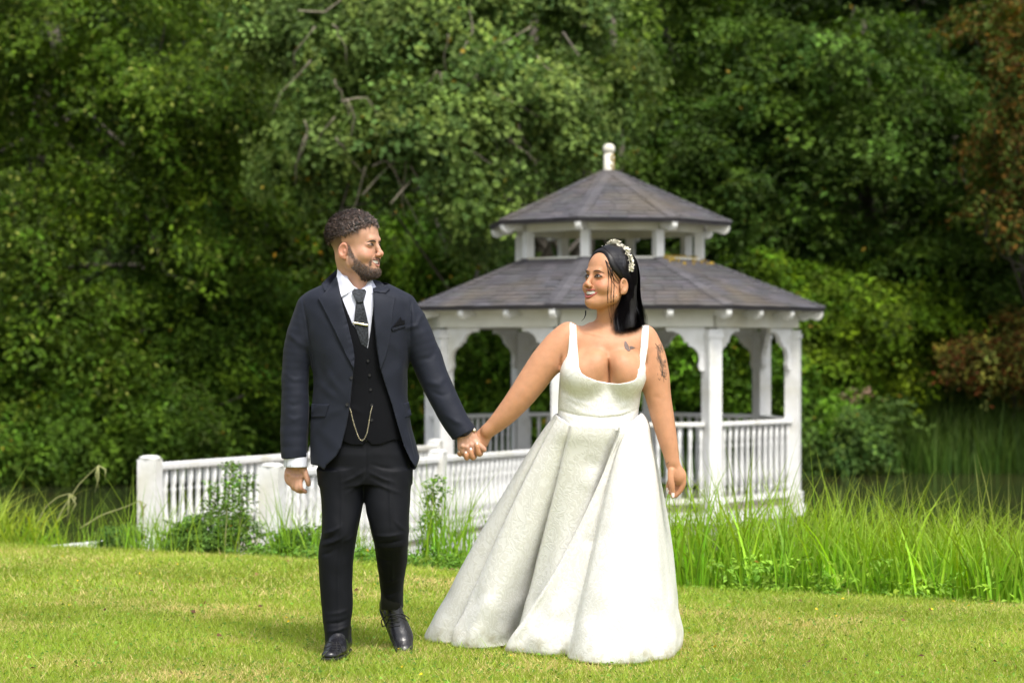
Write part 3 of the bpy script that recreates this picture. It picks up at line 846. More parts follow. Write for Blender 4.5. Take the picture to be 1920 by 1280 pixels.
tuft(10, 15.2, 170, .40, .14, "large arching sedge clump at the left edge of the photo", YGR, .014, .55, "sedge_clump", None, .5)
tuft(80, 15.2, 80, .30, .09, "smaller arching sedge clump beside the large one at the left", GRN, .012, .55, "sedge_clump", None, .5)
tuft(-70, 15.0, 90, .40, .14, "sedge clump mostly cut off by the photo's left edge", YGR, .014, .5, "sedge_clump", None, .5)
# arching dry stems over the pond, left
for i, line in enumerate([[(95, 1000), (120, 950), (150, 905), (185, 872)], [(150, 990), (190, 965), (235, 950), (262, 938)], [(60, 1000), (85, 950), (110, 930), (130, 925)]]):
    d = 15.4
    root_ = P(*line[0], d); rt = empty("bent_reed", root_)
    tag(rt, ["long dry reed stem arching up over the pond at the left, drooping seed head", "pale reed stem leaning right toward the bridge's far post", "short curved reed stem above the left sedge clumps"][i], "reed")
    pts = [Vector(tuple(p)) - root_ for p in scrunch_([(*P(x, y, d),) for x, y in line], 10)]
    MB().tube(pts, np.linspace(.006, .0025, 10).tolist(), 5).build("stem", M['reed'], rt, True)
    e_ = pts[-1]
    for k in range(4):
        MB().tube([e_, e_ + Vector((rg.uniform(-.02, .05), 0, -.03 - .02 * k)), e_ + Vector((rg.uniform(-.03, .06), 0, -.10 - .03 * k))], [.004, .006, .001], 4).build("seed_spray", M['reed'], rt, True)
# big round leaves at the water's edge, left
ll = empty("butterbur_patch", (P(180, 1000, 15.6).x, 15.6, -.35)); tag(ll, "patch of broad round grey green leaves by the water, left of the bridge", "plant")
lm = MB(); n_ = 10
lm.add([(0, 0, 0)] + [(math.cos(2 * math.pi * i / n_) * (1 if i else .7), math.sin(2 * math.pi * i / n_), .18 + .10 * math.sin(i * 2.4)) for i in range(n_)], [(0, 1 + i, 1 + (i + 1) % n_) for i in range(n_)])
lme = lm.mesh("leaf"); M['bur'] = mat("butterbur_leaf", (0.085, 0.165, 0.070), .5, var=.25, vscale=6, trans=.2); lme.materials.append(M['bur'])
for i in range(46):
    o = obj("leaf", lme, None, ll); o.location = (rg.uniform(-.42, .34), rg.uniform(-.6, .7), rg.uniform(.0, .16)); s_ = rg.uniform(.045, .10); o.scale = (s_, s_, s_)
    o.rotation_euler = (rg.normal(.45, .3), rg.normal(0, .3), rg.uniform(0, 6.28))
# rounded bush before the bridge
def bush(px, py, d, r_, label, base, seed, n=150, per=30, leaf=.020, s=.07):
    c = P(px, py, d); f_ = (c.x, d, float(ground_z(np.array([c.x]), np.array([d]))[0]))
    rt = empty("bush", f_); tag(rt, label, "bush", "low bushes before the footbridge")
    r = np.random.default_rng(seed); dd = unit(r.normal(0, 1, (n, 3))); dd[:, 1] = -np.abs(dd[:, 1]) * .9 + .1 * dd[:, 1]
    q = np.array(c) - np.array(f_) + dd * np.array(r_) * r.uniform(.55, 1.05, (n, 1))
    C, D, Nn, sz, col = sprays(q, unit(dd + np.array([0, 0, .5])), per, s, leaf, base, r, .4, .1, cvar=.25)
    k = C[:, 2] > -.02
    obj("foliage", leaves_mesh("foliage", C[k], D[k], Nn[k], sz[k], col[k], .6), M['leaf'], rt)
    for j in range(7):
        a = r.uniform(-1, 1, 3) * np.array(r_) * .6 + np.array(c) - np.array(f_)
        MB().tube([(a[0] * .2, 0, -.05), tuple(a * .5), tuple(a)], [.006, .004, .002], 4).build("stem", M['bark'], rt)
bush(415, 1000, 14.4, (.26, .25, .17), "rounded dark green bush in front of the bridge railing, left of the near end post", (0.13, 0.24, 0.045), 3, 260, 30)
bush(350, 1010, 14.5, (.14, .2, .11), "small loose green bush right beside the far end post", (0.12, 0.22, 0.035), 4, 160, 30)
bush(560, 1015, 13.9, (.17, .18, .09), "low pale green bush between the near end post and the groom", (0.13, 0.24, 0.04), 5, 170, 30)
bush(230, 1005, 15.2, (.16, .2, .07), "low weeds bush beside the white edging board", (0.11, 0.20, 0.04), 7, 120, 26)
# tall feathery stems rising in front of the railings
for i, (px, d, hh) in enumerate([(445, 14.2, .55), (390, 14.3, .48), (420, 14.1, .60), (610, 13.9, .38), (965, 13.4, .5), (800, 13.3, .55)]):
    x = (px - 960) / FPX * d; z = float(ground_z(np.array([x]), np.array([d]))[0])
    rt = empty("wild_stem", (x, d, z)); 
    tag(rt, ["leafy stem rising highest from the right part of the dark bush", "leafy stem at the left part of the dark bush", "leafy stem in the middle of the dark bush", "leafy stem close to the groom's left trouser leg", "leafy stem against the gown's left edge", "leafy stem in front of the bridge's middle post"][i], "plant", "leafy stems before the footbridge")
    K = 60; t = rg.random(K) ** .8; q = np.stack([rg.normal(0, .03, K) + .05 * t, rg.normal(0, .03, K), t * hh], 1)
    C, D, Nn, sz, col = sprays(q, unit(rg.normal(0, 1, (K, 3)) + np.array([0, 0, .6])), 9, .045, .026, (0.13, 0.24, 0.04), rg, .4, .1)
    obj("foliage", leaves_mesh("foliage", C, D, Nn, sz, col, .45), M['leaf'], rt)
    MB().tube([(0, 0, -.03), (.02, 0, hh * .5), (.05, 0, hh)], [.005, .004, .002], 5).build("stem", M['reed'], rt)
# reeds on the far bank, right, and a fringe under the shrubs
X = rg.uniform(6.0, 12.5, 4200); Y = 39.9 + rg.random(4200) * 3.0
fb = np.stack([X, Y, np.maximum(ground_z(X, Y), WATER_Z) - .05], 1)
o = obj("reed_bed", blades("reed_bed", fb, np.clip(rg.normal(1.0, .22, len(X)), .4, 1.6), rg.uniform(.018, .04, len(X)), rg, (0.085, 0.165, 0.025), .22, .12, 5, .25, (.13, .19, .04)), M['blade'])
tag(o, "deep green reed bed standing in the water on the far bank at the right", "reeds", kind="stuff")
X = rg.uniform(-9, 7.5, 3600); Y = 40.0 + rg.random(3600) * 2.2
fb = np.stack([X, Y, np.maximum(ground_z(X, Y), WATER_Z) - .05], 1)
o = obj("bank_grass", blades("bank_grass", fb, np.clip(rg.normal(.75, .2, len(X)), .3, 1.2), rg.uniform(.015, .03, len(X)), rg, (0.10, 0.19, 0.03), .3, .2, 4, .25), M['blade'])
tag(o, "shorter grass fringe on the far bank right of the gazebo", "grass", kind="stuff")
# pale pink flowering heads
fl = empty("hemp_agrimony", foot(1605, 41.0)); tag(fl, "tall plant with dusty pink flower heads on the far bank right of the gazebo", "plant")
K = 60; q = np.array(tuple(P(1605, 745, 40.4))) - np.array(fl.location) + rg.normal(0, 1, (K, 3)) * np.array([.20, .1, .12])
C, D, Nn, sz, col = sprays(q, unit(rg.normal(0, 1, (K, 3)) + np.array([0, -.5, .8])), 16, .08, .035, (0.40, 0.27, 0.20), rg, .6, .1)
obj("flowers", leaves_mesh("flowers", C, D, Nn, sz, col, .9), M['leaf'], fl)
MB().tube([(0, 0, 0), tuple(q.mean(0) * .5), tuple(q.mean(0))], [.02, .015, .01], 5).build("stem", M['reed'], fl)
# ------------------------------------------------------------------ implicit modelling for bodies and clothes
f32 = np.float32
def axis(segs):
    """[(a, b, step), ...] -> coordinates"""
    out = []
    for a, b_, st in segs:
        n = max(2, int(round((b_ - a) / st)) + 1)
        out.append(np.linspace(a, b_, n))
    return np.unique(np.round(np.concatenate(out), 5)).astype(f32)

def smin(a, b_, k):
    if k <= 0: return np.minimum(a, b_)
    h = np.maximum(k - np.abs(a - b_), 0) / k
    return np.minimum(a, b_) - h * h * k * 0.25
def smax(a, b_, k):
    return -smin(-a, -b_, k)

class Grid:
    def __init__(s, xs, ys, zs):
        s.x, s.y, s.z = [np.asarray(a, f32) for a in (xs, ys, zs)]
        s.f = np.full((len(s.x), len(s.y), len(s.z)), 1.0, f32)
    def sub(s, lo, hi):
        sl = []
        for a, l, h in zip((s.x, s.y, s.z), lo, hi):
            i = max(0, int(np.searchsorted(a, l)) - 1); j = min(len(a), int(np.searchsorted(a, h)) + 1)
            sl.append(slice(i, max(j, i + 1)))
        return (tuple(sl), s.x[sl[0]][:, None, None], s.y[sl[1]][None, :, None], s.z[sl[2]][None, None, :])
    def put(s, sl, d, k=0.0, mode='u'):
        if mode == 'u': s.f[sl] = smin(s.f[sl], d, k)
        elif mode == 's': s.f[sl] = smax(s.f[sl], -d, k)
        elif mode == 'i': s.f[sl] = smax(s.f[sl], d, k)
    def cone(s, a, b_, ra, rb, k=0.01, mode='u', flat=None, q=1.0):
        a, b_ = np.array(a, f32), np.array(b_, f32)
        m = max(ra, rb) * max(1, q) + k + 0.015
        sl, X, Y, Z = s.sub(np.minimum(a, b_) - m, np.maximum(a, b_) + m)
        X, Y, Z = X - a[0], Y - a[1], Z - a[2]
        ba = b_ - a
        t = np.clip((X * ba[0] + Y * ba[1] + Z * ba[2]) / max(float(ba @ ba), 1e-9), 0, 1)
        dx, dy, dz = X - t * ba[0], Y - t * ba[1], Z - t * ba[2]
        r2 = dx * dx + dy * dy + dz * dz
        if flat is not None:
            n = np.array(flat, f32); n /= np.linalg.norm(n)
            dn = dx * n[0] + dy * n[1] + dz * n[2]
            r2 = r2 - dn * dn + (dn / q) ** 2
        s.put(sl, np.sqrt(r2) - (ra + (rb - ra) * t), k, mode)
    def limb(s, pts, rads, k=0.006, kj=0.0, flat=None, q=1.0, sub=5):
        """a smooth tapered chain, blended as a whole into the rest with k"""
        pts = np.array([np.asarray(p, float) for p in pts]); rads = np.array(rads, float)
        n = len(pts)
        if n > 2 and sub > 1:
            o, ro = [], []
            for i in range(n - 1):
                p0, p1, p2, p3 = pts[max(i - 1, 0)], pts[i], pts[i + 1], pts[min(i + 2, n - 1)]
                for t in np.arange(sub) / sub:
                    o.append(.5 * ((2 * p1) + (p2 - p0) * t + (2 * p0 - 5 * p1 + 4 * p2 - p3) * t * t + (3 * p1 - p0 - 3 * p2 + p3) * t ** 3))
                    ro.append(rads[i] * (1 - t) + rads[i + 1] * t)
            o.append(pts[-1]); ro.append(rads[-1]); pts, rads = np.array(o), np.array(ro)
        m = rads.max() * max(1, q) + k + 0.015
        sl, X, Y, Z = s.sub(pts.min(0) - m, pts.max(0) + m)
        sg = Grid.__new__(Grid); sg.x, sg.y, sg.z = s.x[sl[0]], s.y[sl[1]], s.z[sl[2]]
        sg.f = np.full(s.f[sl].shape, 1.0, f32)
        for i in range(len(pts) - 1):
            sg.cone(pts[i], pts[i + 1], rads[i], rads[i + 1], 0.004, 'u', flat, q)
        s.put(sl, sg.f, k)
    def ell(s, c, r_, k=0.01, mode='u', M=None):
        c = np.array(c, f32); r_ = np.array(r_, f32)
        m = float(r_.max()) + k + 0.015
        sl, X, Y, Z = s.sub(c - m, c + m)
        X, Y, Z = X - c[0], Y - c[1], Z - c[2]
        if M is not None:
            M = np.array(M, f32)      # rows are the local axes
            X, Y, Z = X * M[0, 0] + Y * M[0, 1] + Z * M[0, 2], X * M[1, 0] + Y * M[1, 1] + Z * M[1, 2], X * M[2, 0] + Y * M[2, 1] + Z * M[2, 2]
        k0 = np.sqrt((X / r_[0]) ** 2 + (Y / r_[1]) ** 2 + (Z / r_[2]) ** 2)
        k1 = np.sqrt((X / r_[0] ** 2) ** 2 + (Y / r_[1] ** 2) ** 2 + (Z / r_[2] ** 2) ** 2) + 1e-6
        s.put(sl, k0 * (k0 - 1) / k1, k, mode)
    def rows(s, rows, k=0.01, e=2.3, mode='u', caps=True, pad=0.05):
        """rows: (z, xl, xr, yc, half depth), any order"""
        r_ = np.array(sorted(rows), f32)
        z0, z1 = r_[0, 0], r_[-1, 0]
        sl, X, Y, Z = s.sub((r_[:, 1].min() - pad, (r_[:, 3] - r_[:, 4]).min() - pad, z0 - pad), (r_[:, 2].max() + pad, (r_[:, 3] + r_[:, 4]).max() + pad, z1 + pad))
        zz = np.clip(Z.ravel(), z0, z1)
        zf = np.linspace(z0, z1, 200)
        def ip(col):
            v = np.interp(zf, r_[:, 0], col)
            kk = 7
            v = np.convolve(np.pad(v, kk, mode='edge'), np.ones(2 * kk + 1) / (2 * kk + 1), 'valid')
            return np.interp(zz, zf, v).astype(f32)[None, None, :]
        xl, xr, yc, hd = ip(r_[:, 1]), ip(r_[:, 2]), ip(r_[:, 3]), ip(r_[:, 4])
        cx, rx = (xl + xr) / 2, (xr - xl) / 2
        f = ((np.abs(X - cx) / rx) ** e + (np.abs(Y - yc) / hd) ** e) ** (1 / e)
        f = (f - 1) * np.minimum(rx, hd)
        if caps:
            f = np.maximum(f, np.maximum(Z - z1, z0 - Z))
        s.put(sl, f, k, mode)
    def fold(s, pts, amp, wid, deep=False):
        """a ridge (amp > 0) or groove (amp < 0) along a polyline"""
        pts = [np.array(p, f32) for p in pts]
        lo = np.min(pts, 0) - 3 * wid; hi = np.max(pts, 0) + 3 * wid
        if deep: lo[1] -= .08; hi[1] += .12
        sl, X, Y, Z = s.sub(lo, hi)
        d2 = None
        n = len(pts) - 1
        for i in range(n):
            a, ba = pts[i], pts[i + 1] - pts[i]
            if deep:      # follows the line in height and width, whatever the depth of the front surface
                t = np.clip(((X - a[0]) * ba[0] + (Z - a[2]) * ba[2]) / max(float(ba[0] ** 2 + ba[2] ** 2), 1e-9), 0, 1)
                q = (X - a[0] - t * ba[0]) ** 2 + (Z - a[2] - t * ba[2]) ** 2 + np.clip(Y - a[1] - .07, 0, 1) ** 2
            else:
                t = np.clip(((X - a[0]) * ba[0] + (Y - a[1]) * ba[1] + (Z - a[2]) * ba[2]) / max(float(ba @ ba), 1e-9), 0, 1)
                q = (X - a[0] - t * ba[0]) ** 2 + (Y - a[1] - t * ba[1]) ** 2 + (Z - a[2] - t * ba[2]) ** 2
            u = (i + t) / n
            fade = np.sin(np.pi * np.clip(u, 0.0, 1.0)) * 0.75 + 0.25
            g = np.exp(-q / (wid * wid)) * fade
            d2 = g if d2 is None else np.maximum(d2, g)
        s.f[sl] -= amp * d2
    def noise(s, amp, scale, seed=0, oct=2, lo=None, hi=None):
        sl, X, Y, Z = s.sub(lo if lo is not None else (-99,) * 3, hi if hi is not None else (99,) * 3)
        r_ = np.random.default_rng(seed); o = 0; a = amp
        for _ in range(oct):
            for _ in range(3):
                v = unit(r_.normal(0, 1, 3)) * scale; ph = r_.uniform(0, 6.28)
                o = o + (a / 2) * np.sin(X * f32(v[0]) + Y * f32(v[1]) + Z * f32(v[2]) + f32(ph) + np.sin(Z * f32(v[0] * .7) + X * f32(v[2] * .6)))
            a *= .5; scale *= 2.1
        s.f[sl] += o
    def cutplane(s, p, n, k=0.0, lo=None, hi=None):
        """removes what lies on the side n points to"""
        n = np.array(n, f32); n /= np.linalg.norm(n)
        sl, X, Y, Z = s.sub(lo if lo is not None else (-99,) * 3, hi if hi is not None else (99,) * 3)
        d = (X - p[0]) * n[0] + (Y - p[1]) * n[1] + (Z - p[2]) * n[2]
        s.put(sl, d, k, 'i')
    def polycut(s, poly, ymin, ymax, d0, k=0.002):
        """removes a prism whose outline, seen from the camera, is poly (photo pixels at depth d0)"""
        pw = np.array([[P(x, y, d0).x, P(x, y, d0).z] for x, y in poly])
        lo = (pw[:, 0].min() - .01, ymin, pw[:, 1].min() - .01); hi = (pw[:, 0].max() + .01, ymax, pw[:, 1].max() + .01)
        sl, X, Y, Z = s.sub(lo, hi)
        XX, ZZ = np.broadcast_arrays(X[:, 0, :], Z[:, 0, :])
        d = np.full(XX.shape, 1e9); inside = np.zeros(XX.shape, bool)
        n = len(pw)
        for i in range(n):
            a, c = pw[i], pw[(i + 1) % n]; ba = c - a
            t = np.clip(((XX - a[0]) * ba[0] + (ZZ - a[1]) * ba[1]) / max(ba @ ba, 1e-12), 0, 1)
            d = np.minimum(d, (XX - a[0] - t * ba[0]) ** 2 + (ZZ - a[1] - t * ba[1]) ** 2)
            cond = (a[1] > ZZ) != (c[1] > ZZ)
            xc = a[0] + (ZZ - a[1]) / (c[1] - a[1] + 1e-12) * ba[0]
            inside ^= cond & (XX < xc)
        d = np.sqrt(d); d = np.where(inside, -d, d).astype(f32)[:, None, :]
        s.put(sl, np.maximum(d, np.maximum(ymin - Y, Y - ymax)), k, 's')
    def surface(s):
        f = s.f
        ins = f < 0
        c = np.zeros(tuple(n - 1 for n in f.shape), np.int8)
        for i in (0, 1):
            for j in (0, 1):
                for k in (0, 1):
                    c += ins[i:f.shape[0] - 1 + i, j:f.shape[1] - 1 + j, k:f.shape[2] - 1 + k]
        act = np.argwhere((c > 0) & (c < 8))
        idx = np.full(c.shape, -1, np.int32)
        idx[act[:, 0], act[:, 1], act[:, 2]] = np.arange(len(act))
        acc = np.zeros((len(act), 3), np.float64); cnt = np.zeros(len(act))
        ax = [s.x, s.y, s.z]
        corners = [(i, j, k) for i in (0, 1) for j in (0, 1) for k in (0, 1)]
        for a in corners:
            for d in range(3):
                if a[d] == 1: continue
                b_ = list(a); b_[d] = 1
                A, B_ = act + np.array(a), act + np.array(b_)
                fa, fb = f[A[:, 0], A[:, 1], A[:, 2]], f[B_[:, 0], B_[:, 1], B_[:, 2]]
                m = (fa < 0) != (fb < 0)
                t = np.where(m, fa / np.where(m, fa - fb, 1), 0)
                p = np.stack([ax[q][A[:, q]] for q in range(3)], 1).astype(np.float64)
                e = ax[d][B_[:, d]] - ax[d][A[:, d]]
                p[:, d] += t * e
                acc[m] += p[m]; cnt[m] += 1
        V = acc / np.maximum(cnt, 1)[:, None]
        quads = []
        for d in range(3):
            sh = [slice(None)] * 3; sh2 = [slice(None)] * 3
            sh[d] = slice(0, f.shape[d] - 1); sh2[d] = slice(1, None)
            a, b_ = ins[tuple(sh)], ins[tuple(sh2)]
            e = np.argwhere(a != b_)
            flip = a[e[:, 0], e[:, 1], e[:, 2]]
            u, v = [(1, 2), (2, 0), (0, 1)][d]
            ok = (e[:, u] > 0) & (e[:, v] > 0) & (e[:, u] < f.shape[u] - 1) & (e[:, v] < f.shape[v] - 1)
            e, flip = e[ok], flip[ok]
            def cell(du, dv):
                q = e.copy(); q[:, u] += du; q[:, v] += dv
                return idx[q[:, 0], q[:, 1], q[:, 2]]
            q = np.stack([cell(-1, -1), cell(0, -1), cell(0, 0), cell(-1, 0)], 1)
            q[~flip] = q[~flip][:, ::-1]
            quads.append(q)
        Q = np.concatenate(quads)
        used = np.zeros(len(V), bool); used[Q.ravel()] = True
        mp = np.cumsum(used) - 1
        return V[used], mp[Q]

def relax(V, F, it=1, lam=0.5):
    n = len(V)
    e = np.concatenate([F[:, [0, 1]], F[:, [1, 2]], F[:, [2, 3]], F[:, [3, 0]]])
    for _ in range(it):
        acc = np.zeros_like(V); cnt = np.zeros(n)
        for d in range(3):
            acc[:, d] = np.bincount(e[:, 0], V[e[:, 1], d], n) + np.bincount(e[:, 1], V[e[:, 0], d], n)
        cnt = np.bincount(e[:, 0], minlength=n) + np.bincount(e[:, 1], minlength=n)
        V = V * (1 - lam) + lam * acc / np.maximum(cnt, 1)[:, None]
    return V

def bvh_of(V, F):
    return BVHTree.FromPolygons([tuple(v) for v in V.tolist()], F.tolist())

CAMV = Vector((0, 0, CH))
def ray(bv, px, py, dflt=9.0):
    d = P(px, py, 10.0) - CAMV; d.normalize()
    h, n, i, t = bv.ray_cast(CAMV, d)
    return (h if h is not None else None), d

from mathutils.geometry import delaunay_2d_cdt
def patch(name, poly, bv, m, parent, off=0.002, thick=0.003, step=2.2, smooth_it=6, clip=False, skirt=0.004, dfl=None):
    """a thin piece laid on the surface bv; its outline is poly as seen in the photo"""
    n = len(poly)
    bound = []
    for i in range(n):
        a, c = poly[i], poly[(i + 1) % n]
        L_ = math.hypot(c[0] - a[0], c[1] - a[1]); q = max(1, int(L_ / step))
        bound += [(a[0] + (c[0] - a[0]) * j / q, a[1] + (c[1] - a[1]) * j / q) for j in range(q)]
    nb_ = len(bound)
    xs = [p[0] for p in bound]; ys = [p[1] for p in bound]
    pts = [Vector(p) for p in bound]
    def inside(x, y):
        r_ = False
        for i in range(nb_):
            a, c = bound[i], bound[(i + 1) % nb_]
            if (a[1] > y) != (c[1] > y) and x < a[0] + (y - a[1]) / (c[1] - a[1]) * (c[0] - a[0]): r_ = not r_
        return r_
    bnp = np.array(bound)
    y = min(ys) + step * .5
    while y < max(ys):
        x = min(xs) + step * .5
        while x < max(xs):
            if inside(x, y) and np.min((bnp[:, 0] - x) ** 2 + (bnp[:, 1] - y) ** 2) > (step * .45) ** 2: pts.append(Vector((x, y)))
            x += step
        y += step
    res = delaunay_2d_cdt(pts, [(i, (i + 1) % nb_) for i in range(nb_)], [], 1, 0.001)
    v2, fs = res[0], res[2]
    hits = []
    for v in v2:
        h, d = ray(bv, v.x, v.y)
        hits.append((h - CAMV).length if h is not None else None)
    good = [h for h in hits if h is not None]
    med = sorted(good)[len(good) // 2] if good else (dfl or 9.0)
    dist = np.array([h if h is not None and abs(h - med) < 0.15 else np.nan for h in hits])
    if clip:
        bad = np.isnan(dist); fs = [f for f in fs if not any(bad[i] for i in f)]
    if np.isnan(dist).any():
        ok = ~np.isnan(dist)
        P2 = np.array([tuple(v) for v in v2])
        for i in np.where(~ok)[0]:
            if ok.any():
                j = np.argmin(((P2[ok] - P2[i]) ** 2).sum(1)); dist[i] = dist[ok][j]
            else: dist[i] = med
    E = set()
    for f in fs:
        for i in range(len(f)): E.add((f[i], f[(i + 1) % len(f)]))
    E = np.array(list(E))
    for _ in range(smooth_it):
        a = np.bincount(E[:, 0], dist[E[:, 1]], len(dist)) + np.bincount(E[:, 1], dist[E[:, 0]], len(dist))
        c = np.bincount(E[:, 0], minlength=len(dist)) + np.bincount(E[:, 1], minlength=len(dist))
        dist = np.where(c > 0, 0.5 * dist + 0.5 * a / np.maximum(c, 1), dist)
    top, bot = [], []
    for v, t in zip(v2, dist):
        d = P(v.x, v.y, 10.0) - CAMV; d.normalize()
        top.append(CAMV + d * (t - off - thick)); bot.append(CAMV + d * (t - off + skirt))
    nv = len(v2)
    faces = [tuple(f) for f in fs] + [tuple(i + nv for i in reversed(f)) for f in fs]
    cnt = {}
    for f in fs:
        for i in range(len(f)):
            e = (f[i], f[(i + 1) % len(f)]); cnt[e] = cnt.get(e, 0) + 1
    for (a, c) in list(cnt):
        if (c, a) not in cnt: faces.append((c, a, a + nv, c + nv))
    me = bpy.data.meshes.new(name); me.from_pydata([tuple(v) for v in top + bot], [], faces); me.update()
    me.polygons.foreach_set("use_smooth", np.array([i < len(fs) for i in range(len(faces))]))
    o = obj(name, me, m, None)
    o.parent = parent
    o.matrix_parent_inverse = Matrix.Identity(4)
    if parent is not None: o.location = -base_of(parent)
    return o

def base_of(o):
    v = Vector((0, 0, 0))
    while o is not None:
        v += o.location; o = o.parent
    return v

def solid(name, V, F, m, parent, col=None):
    """V in world coordinates; stored relative to the thing's base"""
    b_ = np.array(base_of(parent)) if parent is not None else np.zeros(3)
    me = mesh_np(name, V - b_, F, True, col=col)
    return obj(name, me, m, parent)

def wtube(name, pts, rads, m, parent, n=6, smooth=True):
    b_ = base_of(parent)
    return MB().tube([Vector(p) - b_ for p in pts], rads, n).build(name, m, parent, smooth)

def surf_line(bv, line, off=0.001, step=2.0):
    """photo-pixel polyline laid on a surface -> world points"""
    out = []
    for a, c in zip(line[:-1], line[1:]):
        L_ = math.hypot(c[0] - a[0], c[1] - a[1]); q = max(1, int(L_ / step))
        for j in range(q):
            out.append((a[0] + (c[0] - a[0]) * j / q, a[1] + (c[1] - a[1]) * j / q))
    out.append(line[-1])
    ps = []; last = None
    for x, y in out:
        h, d = ray(bv, x, y)
        t = (h - CAMV).length if h is not None else last
        if last is not None and t is not None and abs(t - last) > 0.05: t = last
        if t is None: continue
        last = t
        ps.append(CAMV + d * (t - off))
    return ps

